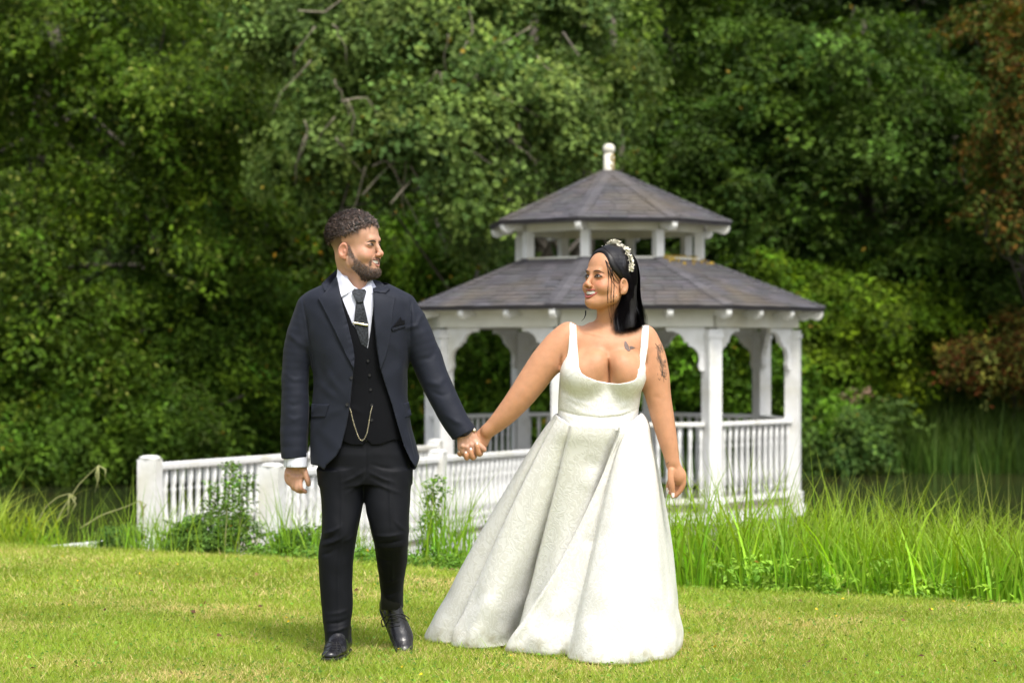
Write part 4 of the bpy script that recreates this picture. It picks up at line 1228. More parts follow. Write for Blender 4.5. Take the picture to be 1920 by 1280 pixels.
# ---- a head in its own frame: f forward, s sideways, u up; eyes at u = 0
class Head:
    def __init__(h, g, c, yaw_dir, pitch=0.0, roll=0.0, scale=1.0):
        """yaw_dir: horizontal direction the face looks; pitch lifts the chin"""
        F_ = Vector((yaw_dir[0], yaw_dir[1], 0)).normalized()
        U = Vector((0, 0, 1)); S = U.cross(F_)
        Rm = Matrix.Rotation(roll, 3, F_) @ Matrix.Rotation(-pitch, 3, S)
        F_, S, U = Rm @ F_, Rm @ S, Rm @ U
        h.F, h.S, h.U = np.array(F_, f32), np.array(S, f32), np.array(U, f32)
        h.c = np.array(c, f32); h.k = scale
        if g is not None:
            r_ = 0.17 * scale
            sl, X, Y, Z = g.sub(h.c - r_ - np.array([0, 0, .02]), h.c + r_)
            X, Y, Z = (X - h.c[0]) / scale, (Y - h.c[1]) / scale, (Z - h.c[2]) / scale
            h.sl = sl
            h.f = X * h.F[0] + Y * h.F[1] + Z * h.F[2]
            h.s = X * h.S[0] + Y * h.S[1] + Z * h.S[2]
            h.u = X * h.U[0] + Y * h.U[1] + Z * h.U[2]
            h.d = np.full(h.f.shape, 1.0, f32)
    def world(h, f, s, u):
        return h.c + h.k * (h.F * f + h.S * s + h.U * u)
    def local(h, V):
        q = (V - h.c) / h.k
        return q @ h.F, q @ h.S, q @ h.U
    def _put(h, d, k, mode):
        if mode == 'u': h.d = smin(h.d, d, k)
        else: h.d = smax(h.d, -d, k)
    def ell(h, c, r_, k=0.01, mode='u', warp=0.0, rot=0.0):
        s0 = h.s - c[1]; f0 = h.f - c[0]; u0 = h.u - c[2] - warp * h.s * h.s
        if rot: f0, u0 = f0 * math.cos(rot) + u0 * math.sin(rot), -f0 * math.sin(rot) + u0 * math.cos(rot)
        k0 = np.sqrt((f0 / r_[0]) ** 2 + (s0 / r_[1]) ** 2 + (u0 / r_[2]) ** 2)
        k1 = np.sqrt((f0 / r_[0] ** 2) ** 2 + (s0 / r_[1] ** 2) ** 2 + (u0 / r_[2] ** 2) ** 2) + 1e-6
        h._put(k0 * (k0 - 1) / k1, k, mode)
    def cone(h, a, b_, ra, rb, k=0.01, mode='u'):
        a, b_ = np.array(a, f32), np.array(b_, f32); ba = b_ - a
        F0, S0, U0 = h.f - a[0], h.s - a[1], h.u - a[2]
        t = np.clip((F0 * ba[0] + S0 * ba[1] + U0 * ba[2]) / max(float(ba @ ba), 1e-9), 0, 1)
        h._put(np.sqrt((F0 - t * ba[0]) ** 2 + (S0 - t * ba[1]) ** 2 + (U0 - t * ba[2]) ** 2) - (ra + (rb - ra) * t), k, mode)
    def both(h, fn):
        for sg in (-1, 1): fn(sg)
    def fold(h, a, b_, amp, wid):
        a, b_ = np.array(a, f32), np.array(b_, f32); ba = b_ - a
        F0, S0, U0 = h.f - a[0], h.s - a[1], h.u - a[2]
        t = np.clip((F0 * ba[0] + S0 * ba[1] + U0 * ba[2]) / max(float(ba @ ba), 1e-9), 0, 1)
        q = (F0 - t * ba[0]) ** 2 + (S0 - t * ba[1]) ** 2 + (U0 - t * ba[2]) ** 2
        h.d = h.d - amp * np.exp(-q / (wid * wid)) * (np.sin(np.pi * t) * .7 + .3)
    def build(h, cheek=0.024, jaw=0.0, female=False, smile=1.0, nose=1.0):
        h.ell((-.012, 0, .042), (.098, .076, .084), 0.0)
        h.ell((.036, 0, .040), (.054, .061, .062), 0.02)
        h.ell((.034, 0, -.030), (.055, .060, .072), 0.02)
        jr = 0.019 if female else 0.021
        h.both(lambda g: h.cone((-.004, g * (.046 + jaw), -.040), (.012, g * (.047 + jaw), -.070), jr, jr, .03))
        h.both(lambda g: h.cone((.012, g * (.046 + jaw), -.070), (.066, g * .016, -.100), jr, .017, .03))
        h.ell((.045, 0, -.085), (.040, .036, .030), .03)
        h.ell((.078, 0, -.100), (.019, .021, .018), .014)
        h.both(lambda g: h.ell((.056, g * .037, -.036), (cheek, cheek, cheek * .95), .02))
        h.cone((.083, -.028, .019), (.083, .028, .019), .0125 if not female else .011, .0125 if not female else .011, .015)
        h.both(lambda g: h.ell((.103, g * .033, .001), (.017, .019, .0115), .012, 's'))
        h.both(lambda g: h.ell((.074, g * .031, -.001), (.0155, .0180, .0140), .005))
        h.cone((.088, 0, .010), (.1075 * nose, 0, -.030), .0078, .0098, .010)
        h.ell((.1095 * nose, 0, -.035), (.0125, .0115, .0112) if not female else (.0115, .0102, .0098), .006)
        h.both(lambda g: h.ell((.103, g * .0130, -.0405), (.0105, .0075, .0078), .005))
        h.both(lambda g: h.ell((.109, g * .0062, -.0485), (.0055, .0034, .0035), .002, 's'))
        h.ell((.082, 0, -.067), (.0165, .028, .021), .014)
        h.fold((.100, 0.0, -.050), (.099, 0.0, -.056), -.0015, .004)
        if smile > 0:
            h.both(lambda g: h.fold((.100, g * .018, -.041), (.082, g * .039, -.072), -.0019 * smile, .0055))
            h.both(lambda g: h.ell((.064, g * .038, -.042), (.020, .020, .018), .022))
            h.both(lambda g: h.fold((.087, g * .020, -.013), (.080, g * .042, -.016), -.0012, .003))
            h.ell((.100, 0, -.0690), (.0190, .0355 * (1.12 if female else 1), .0115 * (1.2 if female else 1)), .002, 's', warp=7.0)
        h.fold((.096, -.012, -.087), (.096, .012, -.087), -.003, .006)
        def ear(g):
            h.ell((-.012, g * .0785, -.022), (.0215, .0092, .0330), .005, rot=-.20)
            h.ell((-.008, g * .0885, -.018), (.0145, .0105, .0225), .001, 's', rot=-.20)
            h.ell((-.003, g * .0785, -.024), (.0050, .0060, .0075), .003)
            h.ell((-.007, g * .0775, -.049), (.0085, .0062, .0085), .004)
        h.both(ear)
    def commit(h, g, k=0.02):
        g.put(h.sl, h.d * h.k, k)

def face_pt(hd, bv, s, u, off=0.001, fr=0.2):
    """project a point of the face plane (s, u) backwards onto the head"""
    o = Vector(hd.world(fr, s, u).tolist()); d = Vector((-hd.F).tolist())
    h_, n, i, t = bv.ray_cast(o, d)
    if h_ is None: return Vector(hd.world(.08, s, u).tolist())
    return h_ - d * off

def face_patch(name, hd, bv, outline, m, parent, off=0.0008, thick=0.001, rings=4):
    """small piece on the face; outline in (s, u)"""
    cs = sum(p[0] for p in outline) / len(outline); cu = sum(p[1] for p in outline) / len(outline)
    vs, fs = [], []
    n = len(outline); b_ = base_of(parent)
    for r_ in range(rings + 1):
        t = r_ / rings
        for p in outline:
            lift = off + thick * math.sqrt(max(0, 1 - t * t)) - (0.002 if r_ == rings else 0)
            vs.append(face_pt(hd, bv, cs + (p[0] - cs) * max(t, .02), cu + (p[1] - cu) * max(t, .02), lift) - b_)
    for r_ in range(rings):
        for i in range(n):
            k = (i + 1) % n
            fs.append((r_ * n + i, r_ * n + k, (r_ + 1) * n + k, (r_ + 1) * n + i))
    mb = MB().add(vs, fs)
    return mb.build(name, m, parent, True)

def ribbons(name, paths, width, m, parent, col=None, taper=True, rg=None, nrm_c=None):
    """flat tapering hair strands. paths (K, n, 3) world"""
    K, n, _ = paths.shape
    b_ = np.array(base_of(parent))
    T = np.gradient(paths, axis=1); T = unit(T)
    if nrm_c is None: Nn = unit(np.broadcast_to(np.array([0, -1.0, 0.2]), T.shape))
    else: Nn = unit(paths - nrm_c)
    S = unit(np.cross(T, Nn))
    w_ = width * (np.sin(np.linspace(0.25, np.pi * 0.97, n)) if taper else np.ones(n))
    w_ = w_[None, :, None] * (rg.uniform(.6, 1.4, (K, 1, 1)) if rg is not None else 1)
    A = paths - S * w_ / 2; B_ = paths + S * w_ / 2
    V = np.stack([A, B_], 2).reshape(-1, 3) - b_
    i = np.arange(K)[:, None] * (2 * n) + np.arange(n - 1)[None] * 2
    F = np.stack([i, i + 1, i + 3, i + 2], -1).reshape(-1, 4)
    c = None
    if col is not None: c = np.repeat(col, 2 * n, 0)
    me = mesh_np(name, V, F, True, col=c)
    o = obj(name, me, m, parent)
    return o
# ------------------------------------------------------------------ materials of the couple
def cloth(name, col, rough=0.85, weave=900.0, bump=0.15, sheen=0.25, col2=None, scale2=8.0, spec=0.2, wr=0.0):
    m = mat(name, col, rough, spec, sheen=sheen, col2=col2, vscale=scale2, var=0.06)
    nt = m.node_tree; N, L = nt.nodes, nt.links
    b = N["Principled BSDF"]
    b.inputs["Sheen Roughness"].default_value = 0.5
    tc = [n for n in N if n.type == 'TEX_COORD'][0]
    nz = N.new("ShaderNodeTexNoise"); nz.inputs["Scale"].default_value = 9.0; nz.inputs["Detail"].default_value = 2
    n2 = N.new("ShaderNodeTexNoise"); n2.inputs["Scale"].default_value = weave; n2.inputs["Detail"].default_value = 1
    L.new(tc.outputs["Object"], nz.inputs["Vector"]); L.new(tc.outputs["Object"], n2.inputs["Vector"])
    b1 = N.new("ShaderNodeBump"); b1.inputs["Strength"].default_value = wr; b1.inputs["Distance"].default_value = 0.01
    b2 = N.new("ShaderNodeBump"); b2.inputs["Strength"].default_value = bump; b2.inputs["Distance"].default_value = 0.001
    L.new(nz.outputs["Fac"], b1.inputs["Height"]); L.new(n2.outputs["Fac"], b2.inputs["Height"])
    L.new(b1.outputs[0], b2.inputs["Normal"]); L.new(b2.outputs[0], b.inputs["Normal"])
    return m
M['suit'] = cloth("navy_suit_wool", (0.0095, 0.0120, 0.0215), 0.66, wr=0.35, sheen=0.03, spec=0.20)
M['trouser'] = cloth("black_navy_trouser_wool", (0.0022, 0.0028, 0.0052), 0.62, wr=0.4, sheen=0.01, spec=0.17)
M['vest'] = cloth("black_waistcoat_wool", (0.0028, 0.0032, 0.005), 0.8, wr=0.15, sheen=0.02, spec=0.12)
M['shirt'] = cloth("white_shirt_cotton", (0.62, 0.64, 0.74), 0.8, wr=0.25, sheen=0.0)
M['tie'] = cloth("black_textured_tie", (0.006, 0.007, 0.010), 0.6, weave=300, bump=0.9, sheen=0.2, col2=(0.03, 0.035, 0.045), scale2=160)
M['silver'] = mat("silver_metal", (0.75, 0.68, 0.52), 0.25, metal=1.0)
M['button'] = mat("black_horn_button", (0.01, 0.01, 0.012), 0.3)
M['shoe'] = mat("black_polished_leather", (0.009, 0.009, 0.012), 0.27, spec=0.55, bump=0.12, bscale=90)
M['sole'] = mat("black_rubber_sole", (0.01, 0.009, 0.009), 0.7)
M['lace'] = mat("black_cotton_lace", (0.006, 0.006, 0.007), 0.8)
def skin(name, col, rough=0.50):
    return mat(name, col, rough, 0.32, attr=True, sss=0.20, var=0.10, vscale=12, bump=0.12, bscale=260)
M['skin_m'] = skin("light_olive_skin", (0.47, 0.262, 0.178))
M['skin_f'] = skin("warm_tanned_skin", (0.47, 0.235, 0.130))
M['hair_m'] = mat("dark_brown_hair", (1, 1, 1), 0.42, spec=0.5, attr=True)
M['hair_core'] = mat("dark_hair_roots", (0.012, 0.008, 0.006), 0.7, bump=0.8, bscale=150)
M['hair_f'] = mat("glossy_black_hair", (1, 1, 1), 0.30, spec=0.55, attr=True)
M['eye_white'] = mat("eye_white", (0.34, 0.30, 0.28), 0.2)
M['iris'] = mat("brown_iris", (0.035, 0.018, 0.010), 0.12)
M['lash'] = mat("dark_lash", (0.012, 0.008, 0.007), 0.6)
M['brow'] = mat("dark_brow_hair", (0.035, 0.020, 0.014), 0.8)
M['lip_m'] = mat("natural_lip", (0.42, 0.17, 0.13), 0.4)
M['lip_f'] = mat("rose_lipstick", (0.36, 0.085, 0.075), 0.35)
M['teeth'] = mat("teeth", (0.78, 0.74, 0.66), 0.25)
M['nail'] = mat("pale_nail_varnish", (0.80, 0.66, 0.64), 0.15)
M['mouth'] = mat("mouth_shade", (0.06, 0.012, 0.010), 0.6)

def W(px, py, dd=0.0, d0=9.0):
    return np.array(tuple(P(px, py, d0 + dd)))
def RW(rows, d0=9.0):
    """rows in photo pixels (py, xl, xr, depth offset, half depth) -> world"""
    out = []
    for py, xl, xr, dy, hd in rows:
        a, c = P(xl, py, d0), P(xr, py, d0)
        out.append((a.z, a.x, c.x, d0 + dy, hd))
    return out
def px2(r_): return r_ * 9.0 / FPX

def scrunch(line, n):  # resample a polyline
    line = np.array(line, float); d = np.r_[0, np.cumsum(np.linalg.norm(np.diff(line, axis=0), axis=1))]
    t = np.linspace(0, d[-1], n)
    return np.stack([np.interp(t, d, line[:, i]) for i in range(line.shape[1])], 1)

# ------------------------------------------------------------------ the groom
groom = empty("person", (W(665, 1230)[0], 8.95, 0.0))
tag(groom, "bearded man in a navy three-piece suit walking and smiling toward the woman in white", "person")

g = Grid(axis([(-0.95, -0.06, 0.0027)]), axis([(8.76, 9.20, 0.003)]), axis([(0.05, 0.62, 0.03), (0.62, 0.92, 0.0026), (0.92, 1.44, 0.015), (1.44, 1.80, 0.0026)]))
GH = dict(c=(W(667, 461)[0], 8.99, W(667, 461)[2]), yaw_dir=(0.905, -0.43), pitch=0.02, scale=1.035)
hd = Head(g, **GH)
hd.build(cheek=0.023, jaw=0.001, female=False, smile=1.0)
hd.commit(g, 0.0)
# neck, shoulders and trunk (worn under the clothes)
g.cone(hd.world(-.030, 0, -.045), W(667, 552, .03), .056, .052, .03)
g.cone(hd.world(.020, 0, -.080), W(671, 550, .0), .030, .040, .03)
g.rows(RW([(560, 610, 725, .01, .06), (585, 592, 748, 0, .085), (640, 588, 755, 0, .105), (720, 604, 748, 0, .08), (790, 604, 750, 0, .085), (860, 604, 758, 0, .09)]), .03)
g.limb([W(592, 585), W(562, 690), W(552, 790, -.02), W(556, 870, -.02)], [.040, .032, .030, .028], .02)
g.limb([W(752, 585), W(802, 690), W(846, 775, -.03), W(872, 815, -.05)], [.040, .034, .030, .028], .02)
g.limb([W(640, 880), W(638, 1000, -.055), W(634, 1110, -.055), W(635, 1190, -.07)], [.070, .046, .036, .032], .02)
g.limb([W(728, 880), W(735, 1000, -.05), W(733, 1070, .05), W(734, 1110, .10)], [.070, .046, .036, .032], .02)
# hand hanging at his side: back of the palm to the camera, fingers curled in
def palm(g, a, b_, wa, wb, t, flatdir=(0, 1, 0), k=.01):
    g.cone(a, b_, wa, wb, k, 'u', flatdir, t)
hd0 = 8.98
H = lambda x, y, dd=0.0: W(x, y, dd, hd0)
palm(g, H(557, 872), H(552, 893), .036, .040, .42, k=.012)
palm(g, H(548, 885), H(550, 897), .030, .032, .5, k=.01)
for (pts, r_) in [
    ([H(562, 893, -.006), H(563, 913, -.012), H(566, 918, .0), H(573, 921.5, .012)], [.0105, .0095, .0085, .0068]),
    ([H(556, 895, -.009), H(556, 915, -.010), H(562, 920, .008), H(569, 920, .022)], [.0105, .0095, .0085, .0070]),
    ([H(549, 893, -.008), H(549, 911, -.004), H(555, 917, .014), H(562, 918, .026)], [.0100, .0092, .0082, .0068]),
    ([H(542, 888, -.004), H(543, 902, .004), H(548, 911, .020), H(555, 913, .030)], [.0090, .0082, .0074, .0062]),
    ([H(568, 877, -.004), H(572, 888, -.008), H(577, 900, -.010), H(578.5, 908, -.004)], [.0150, .0115, .0100, .0078]),
]: g.limb(pts, r_, .005)
for (x, y) in [(563, 893), (556, 895), (549, 893), (541, 888)]:
    g.ell(H(x, y, -.014), (.0075, .006, .0075), .008)
for a, c in [((560, 876), (563, 891)), ((555, 876), (556, 893)), ((550, 877), (548, 891))]:
    g.fold([H(*a, -.016), H(*c, -.018)], .0018, .004)
# hand that holds hers: back of the hand to the camera
hh = 8.925
K_ = lambda x, y, dd=0.0: W(x, y, dd, hh)
g.cone(K_(872, 810), K_(877, 832), .030, .036, .012, 'u', (0, 1, 0), .50)
g.cone(K_(868, 815), K_(868, 838), .020, .022, .012, 'u', (0, 1, 0), .6)
g.cone(K_(884, 812), K_(892, 828), .018, .018, .012, 'u', (0, 1, 0), .7)
for (pts, r_) in [
    ([K_(890, 829, -.006), K_(900, 836, -.012), K_(908, 843, -.010)], [.0125, .0115, .0095]),
    ([K_(884, 835, -.008), K_(889, 846, -.006), K_(892, 852, .012)], [.0112, .0100, .0085]),
    ([K_(876, 839, -.008), K_(879, 850, -.006), K_(882, 856, .012)], [.0112, .0100, .0085]),
    ([K_(867, 838, -.006), K_(868, 848, -.002), K_(872, 854, .014)], [.0100, .0090, .0078]),
    ([K_(886, 818, .018), K_(898, 830, .026), K_(904, 838, .030)], [.0130, .0110, .0090]),
]: g.limb(pts, r_, .006)
for (x, y) in [(884, 834), (876, 838), (867, 836)]:
    g.ell(K_(x, y, -.017), (.007, .006, .007), .008)
for a, c in [((878, 814), (884, 830)), ((872, 814), (876, 834)), ((866, 816), (866, 832))]:
    g.fold([K_(*a, -.016), K_(*c, -.019)], .0018, .004)
V, F = g.surface(); V = relax(V, F, 1, .4)
lf, ls, lu = hd.local(V)
# skin tones that belong to the skin: faded stubble of the cropped sides, blush, knuckles
col = np.ones((len(V), 3), f32)
inhead = (lf ** 2 + ls ** 2 + lu ** 2) < .17 ** 2
side_top = 0.060 - 0.20 * np.clip(-lf, -0.06, 0.12)
fade = sstep(0.012, 0.062, lu - 0.15 * np.clip(-lf - .02, 0, .1) * -1) * (lf < 0.062) * (1 - sstep(.045, .062, lf))
back = (lf < -.02) * sstep(-.045, .02, lu)
fade = np.clip(np.maximum(fade, back * .9), 0, 1) * inhead * (~((np.abs(ls) > .0765) & (lu < .012) & (lf > -.045)))
col = col * (1 - fade[:, None] * np.array([.80, .80, .80]))
bl = np.exp(-(((lf - .075) / .028) ** 2 + ((np.abs(ls) - .042) / .020) ** 2 + ((lu + .030) / .020) ** 2)) * inhead
col *= 1 - bl[:, None] * np.array([-.04, .16, .16])
nt_ = np.exp(-(((lf - .118) / .014) ** 2 + ((lu + .036) / .014) ** 2)) * inhead
col *= 1 - nt_[:, None] * np.array([-.02, .14, .14])
er = (np.abs(ls) > .0755) * inhead * (lu < .015) * (lu > -.058)
col *= 1 - er[:, None] * np.array([-.08, .10, .10])
body_m = solid("body", V, F, M['skin_m'], groom, col)
bvm = bvh_of(V, F)

# ---- features of the face
SG = 1 if hd.S[1] < 0 else -1            # +1 where local s points at the camera
def almond(cs, cu, w_, hgt, tilt=0.0, n=14):
    out = []
    for i in range(n):
        t = 2 * math.pi * i / n
        x = math.cos(t) * w_; y = math.sin(t) * hgt * (1 - 0.35 * abs(math.cos(t)))
        out.append((cs + x, cu + y + tilt * x))
    return out
def line_on(hd_, bv_, pts, off=.001, n=4):
    q = scrunch(pts, n * (len(pts) - 1) + 1)
    return [face_pt(hd_, bv_, s_, u_, off) for s_, u_ in q]
def make_face(hd_, bv_, root, female, lip, open_=1.0):
    for sg in (-1, 1):
        e = sg * .031
        hgt = .0054 if female else .0040
        face_patch("eye", hd_, bv_, almond(e, -.0010, .0160, hgt, .10 * sg), M['eye_white'], root, .0002, .0012)
        gz = -.000
        face_patch("iris", hd_, bv_, almond(e + gz, -.0004, .0072, min(.0070, hgt), 0, 10), M['iris'], root, .0009, .0012)
        up = [(e - .0170, -.0022 - .10 * sg * .0170), (e - .009, hgt * .75 - .0006), (e, hgt + .0002), (e + .009, hgt * .75 - .0006), (e + .0170, -.0022 + .10 * sg * .0170)]
        wtube("eyelash", line_on(hd_, bv_, up, .0012), .0013 if not female else .0021, M['lash'], root, 5)
        lo = [(e - .0155, -.0030), (e, -hgt - .0020), (e + .0155, -.0030)]
        wtube("lower_lash", line_on(hd_, bv_, lo, .0006), .0007 if not female else .0011, M['lash'], root, 4)
        if female: br_ = [(sg * .014, .0165), (sg * .026, .0205), (sg * .038, .0200), (sg * .047, .0130)]; rr = [.0015, .0024, .0022, .0008]
        else: br_ = [(sg * .012, .0115), (sg * .024, .0150), (sg * .036, .0145), (sg * .046, .0080)]; rr = [.0022, .0036, .0032, .0012]
        pts = line_on(hd_, bv_, br_, .0004)
        wtube("eyebrow", pts, np.interp(np.linspace(0, 3, len(pts)), range(4), rr).tolist(), M['brow'], root, 6)
    # mouth
    tu = lambda s_: -.0640 + 9 * s_ * s_
    up = [(s_, -.0585 + 5.2 * s_ * s_ - .0012 * math.exp(-(s_ / .004) ** 2)) for s_ in np.linspace(-.0365, .0365, 17)]
    lo = [(s_, -.0815 + 22.5 * s_ * s_ * (1 - 120 * s_ * s_ * .3)) for s_ in np.linspace(-.0360, .0360, 17)]
    if female:
        up = [(a * 1.10, b_ + .0015) for a, b_ in up]; lo = [(a * 1.10, b_ - .0030) for a, b_ in lo]
    def lipt(pts, r0):
        w_ = [face_pt(hd_, bv_, s_, u_, 0) for s_, u_ in pts]
        # keep the lip on the rim of the smile, not down in the opening
        out = []
        for i, (s_, u_) in enumerate(pts):
            f_ = .0972 - (12.5 if female else 14.5) * s_ * s_
            out.append(Vector(hd_.world(f_, s_, u_).tolist()))
        n = len(out)
        return out, [r0 * (0.35 + 0.65 * math.sin(math.pi * i / (n - 1))) for i in range(n)]
    a, r_ = lipt(up, .0036 if female else .0026); wtube("upper_lip", a, r_, lip, root, 8)
    a, r_ = lipt(lo, .0048 if female else .0036); wtube("lower_lip", a, r_, lip, root, 8)
    mb = MB(); b_ = base_of(root)
    vs = []; n = 15
    for j, (uu, ff) in enumerate([(-.0575, .0920), (-.0655, .0945), (-.0722, .0935)]):
        for s_ in np.linspace(-.0315, .0315, n):
            vs.append(Vector(hd_.world(ff - 16 * s_ * s_, s_, uu + (5.6 if j < 2 else 9.5) * s_ * s_).tolist()) - b_)
    fs = [(j * n + i, j * n + i + 1, (j + 1) * n + i + 1, (j + 1) * n + i) for j in range(2) for i in range(n - 1)]
    mb.add(vs, fs).build("teeth", M['teeth'], root, True)
make_face(hd, bvm, groom, False, M['lip_m'])

# ---- hair: cropped sides, curly top
rg = np.random.default_rng(5)
hg = Grid(axis([(hd.c[0] - .15, hd.c[0] + .15, .003)]), axis([(hd.c[1] - .14, hd.c[1] + .14, .003)]), axis([(hd.c[2] - .16, hd.c[2] + .18, .003)]))
h2 = Head(hg, **GH)
h2.ell((-.010, 0, .050), (.101, .079, .084), 0)
bound = np.interp(h2.f, [-.12, -.05, .03, .075, .12], [.020, .040, .062, .086, .096]).astype(f32)
h2.d = smax(h2.d, bound - h2.u, .012)
h2.d = smax(h2.d, h2.f - .093, .01)
h2.commit(hg, 0)
hg.noise(.006, 95, 3, 2); hg.noise(.004, 210, 4, 1)
Vh, Fh = hg.surface()
hair = solid("hair", Vh, Fh, M['hair_core'], groom)
K = 5200
d_ = unit(rg.normal(0, 1, (K * 3, 3)))
pf, ps, pu = -.012 + d_[:, 0] * .104, d_[:, 1] * .079, .050 + d_[:, 2] * .082
ok = (pu > np.interp(pf, [-.12, -.05, .03, .075, .12], [.016, .036, .060, .084, .094])) & (pf < .094)
pf, ps, pu, d_ = pf[ok][:K], ps[ok][:K], pu[ok][:K], d_[ok][:K]
K = len(pf); n = 9
st = np.stack([pf, ps, pu], 1)
# strands run forward and curl
t = np.linspace(0, 1, n)[None, :, None]
fw = unit(np.array([1.0, 0, 0]) + rg.normal(0, .55, (K, 3))); fw = unit(fw - d_ * np.sum(fw * d_, 1, keepdims=True))
sd = np.cross(d_, fw)
Lh = rg.uniform(.018, .038, (K, 1, 1)); ph = rg.uniform(0, 6.28, (K, 1, 1)); cr = rg.uniform(.003, .0062, (K, 1, 1))
path = st[:, None] + fw[:, None] * t * Lh + sd[:, None] * np.sin(ph + t * 7) * cr + d_[:, None] * (np.cos(ph + t * 7) * cr + .003 + rg.uniform(-.004, .006, (K, 1, 1)) * t)
pw = hd.c + hd.k * (path[..., 0:1] * hd.F + path[..., 1:2] * hd.S + path[..., 2:3] * hd.U)
cc = np.array([0.050, 0.034, 0.027]) * np.exp(rg.normal(0, .8, (K, 1)))
ribbons("curls", pw, .0022, M['hair_m'], hair, cc, rg=rg, nrm_c=hd.c)
# ---- beard: dense short hairs over the jaw, and a moustache
def beard_w(f_, s_, u_):
    a = np.abs(s_)
    top = np.interp(f_, [-.01, .010, .022, .034, .050, .065, .080, .092, .10], [.006, .000, -.028, -.046, -.060, -.074, -.088, -.090, -.092])
    w_ = sstep(-.004, .006, top - u_) * sstep(-.006, .006, f_ - np.interp(u_, [-.12, -.06, 0, .02], [.035, .006, .004, .004])) * (u_ > -.135)
    mou = .75 * np.exp(-((u_ + .0545) / .0042) ** 2) * (f_ > .082) * (a < .026) * (a > .003)
    cor = .8 * np.exp(-(((a - .034) / .0045) ** 2 + ((u_ + .070) / .018) ** 2)) * (f_ > .055)
    return np.clip(np.maximum(w_, np.maximum(mou, cor)), 0, 1)
wv = beard_w(lf, ls, lu) * inhead
sel = np.where((wv > .3) & ((lf ** 2 + ls ** 2 + (lu + .06) ** 2) < .14 ** 2) & (np.abs(ls) < .071))[0]
Nv = np.zeros_like(V)
tri = V[F]; fn = np.cross(tri[:, 2] - tri[:, 0], tri[:, 3] - tri[:, 1])
for c_ in range(4): 
    for d in range(3): Nv[:, d] += np.bincount(F[:, c_], fn[:, d], len(V))
Nv = unit(Nv)
pick = rg.choice(sel, 4300)
p0 = V[pick] + rg.normal(0, .0012, (len(pick), 3)); nn = Nv[pick]
lw = wv[pick]
dn = unit(nn * .55 + (-hd.U * 1.0 + hd.F * .25)[None] + rg.normal(0, .35, (len(pick), 3)))
chin = np.exp(-(((lf[pick] - .085) / .03) ** 2 + ((lu[pick] + .11) / .03) ** 2))
Lb = (.0045 + .0050 * chin + .003 * rg.random(len(pick)))[:, None, None] * lw[:, None, None]
t = np.linspace(0, 1, 4)[None, :, None]
path = p0[:, None] + dn[:, None] * t * Lb + nn[:, None] * .001
cc = np.array([0.048, 0.029, 0.018]) * np.exp(rg.normal(0, .6, (len(pick), 1)))
be = ribbons("beard", path, .0013, M['hair_m'], groom, cc, rg=rg)
bp2 = body_m.data.color_attributes["Col"]
colb = col * (1 - (np.clip(wv, 0, 1) * .50 * inhead)[:, None])
c4 = np.ones((len(V), 4), f32); c4[:, :3] = colb; bp2.data.foreach_set("color", c4.ravel())

# ---- shirt, waistcoat, jacket
sg_ = Grid(axis([(-.92, -.05, .0036)]), axis([(8.80, 9.20, .004)]), axis([(.68, 1.56, .0036)]))
sg_.rows(RW([(548, 606, 732, 0, .085), (580, 592, 752, 0, .108), (640, 590, 756, 0, .115), (720, 598, 752, 0, .10), (840, 600, 758, 0, .10)]), 0)
sg_.rows(RW([(500, 636, 690, .0, .055), (525, 630, 698, .0, .062), (550, 622, 712, .0, .075)]), .012, 2.0)
sg_.polycut([(644, 490), (653, 524), (662, 536), (674, 543), (684, 539), (692, 530), (700, 490)], 8.6, 8.985, 8.93, .001)
sg_.cutplane(W(666, 515, -.02), (.10, -.55, 1.0), .002, lo=(-.9, 8.8, 1.46), hi=(-.3, 9.2, 1.6))
Vs, Fs = sg_.surface(); Vs = relax(Vs, Fs, 1)
shirt = solid("shirt", Vs, Fs, M['shirt'], groom); bvs = bvh_of(Vs, Fs)
for nm, poly, o_ in [("collar_wing", [(633, 503), (631, 520), (640, 558), (653, 549), (668, 542), (657, 531), (645, 519)], .004), ("collar_wing", [(695, 524), (700, 551), (687, 547), (677, 541), (685, 531)], .004)]:
    patch(nm, poly, bvs, M['shirt'], shirt, off=.006, thick=.004)
for y in (560, 580):
    pass
cu = Grid(axis([(-.95, -.80, .003)]), axis([(8.86, 9.08, .003)]), axis([(.70, .82, .003)]))
cu.limb([W(554, 845, -.03), W(554.5, 876, -.03)], [.048, .047], 0)
cu.cutplane(W(554, 875), (0, 0, -1)); cu.cutplane(W(554, 848), (0, 0, 1)); cu.cone(W(554, 880, -.03), W(554, 866, -.03), .043, .043, 0, 's')
Vc, Fc = cu.surface(); solid("shirt_cuff", Vc, Fc, M['shirt'], groom)
# tie
patch("tie", [(668, 563), (681, 563), (686, 585), (690.5, 606), (691.5, 636), (688, 652), (677, 645), (665, 612), (664, 600), (666, 580)], bvs, M['tie'], groom, off=.004, thick=.007)
patch("tie_knot", [(660, 548), (664, 541), (684, 542), (687, 546), (681, 567), (668, 567)], bvs, M['tie'], groom, off=.007, thick=.011)
patch("tie_clip", [(661.5, 603.2), (661.5, 606.6), (690, 611.5), (690, 608)], bvs, M['silver'], groom, off=.013, thick=.003)

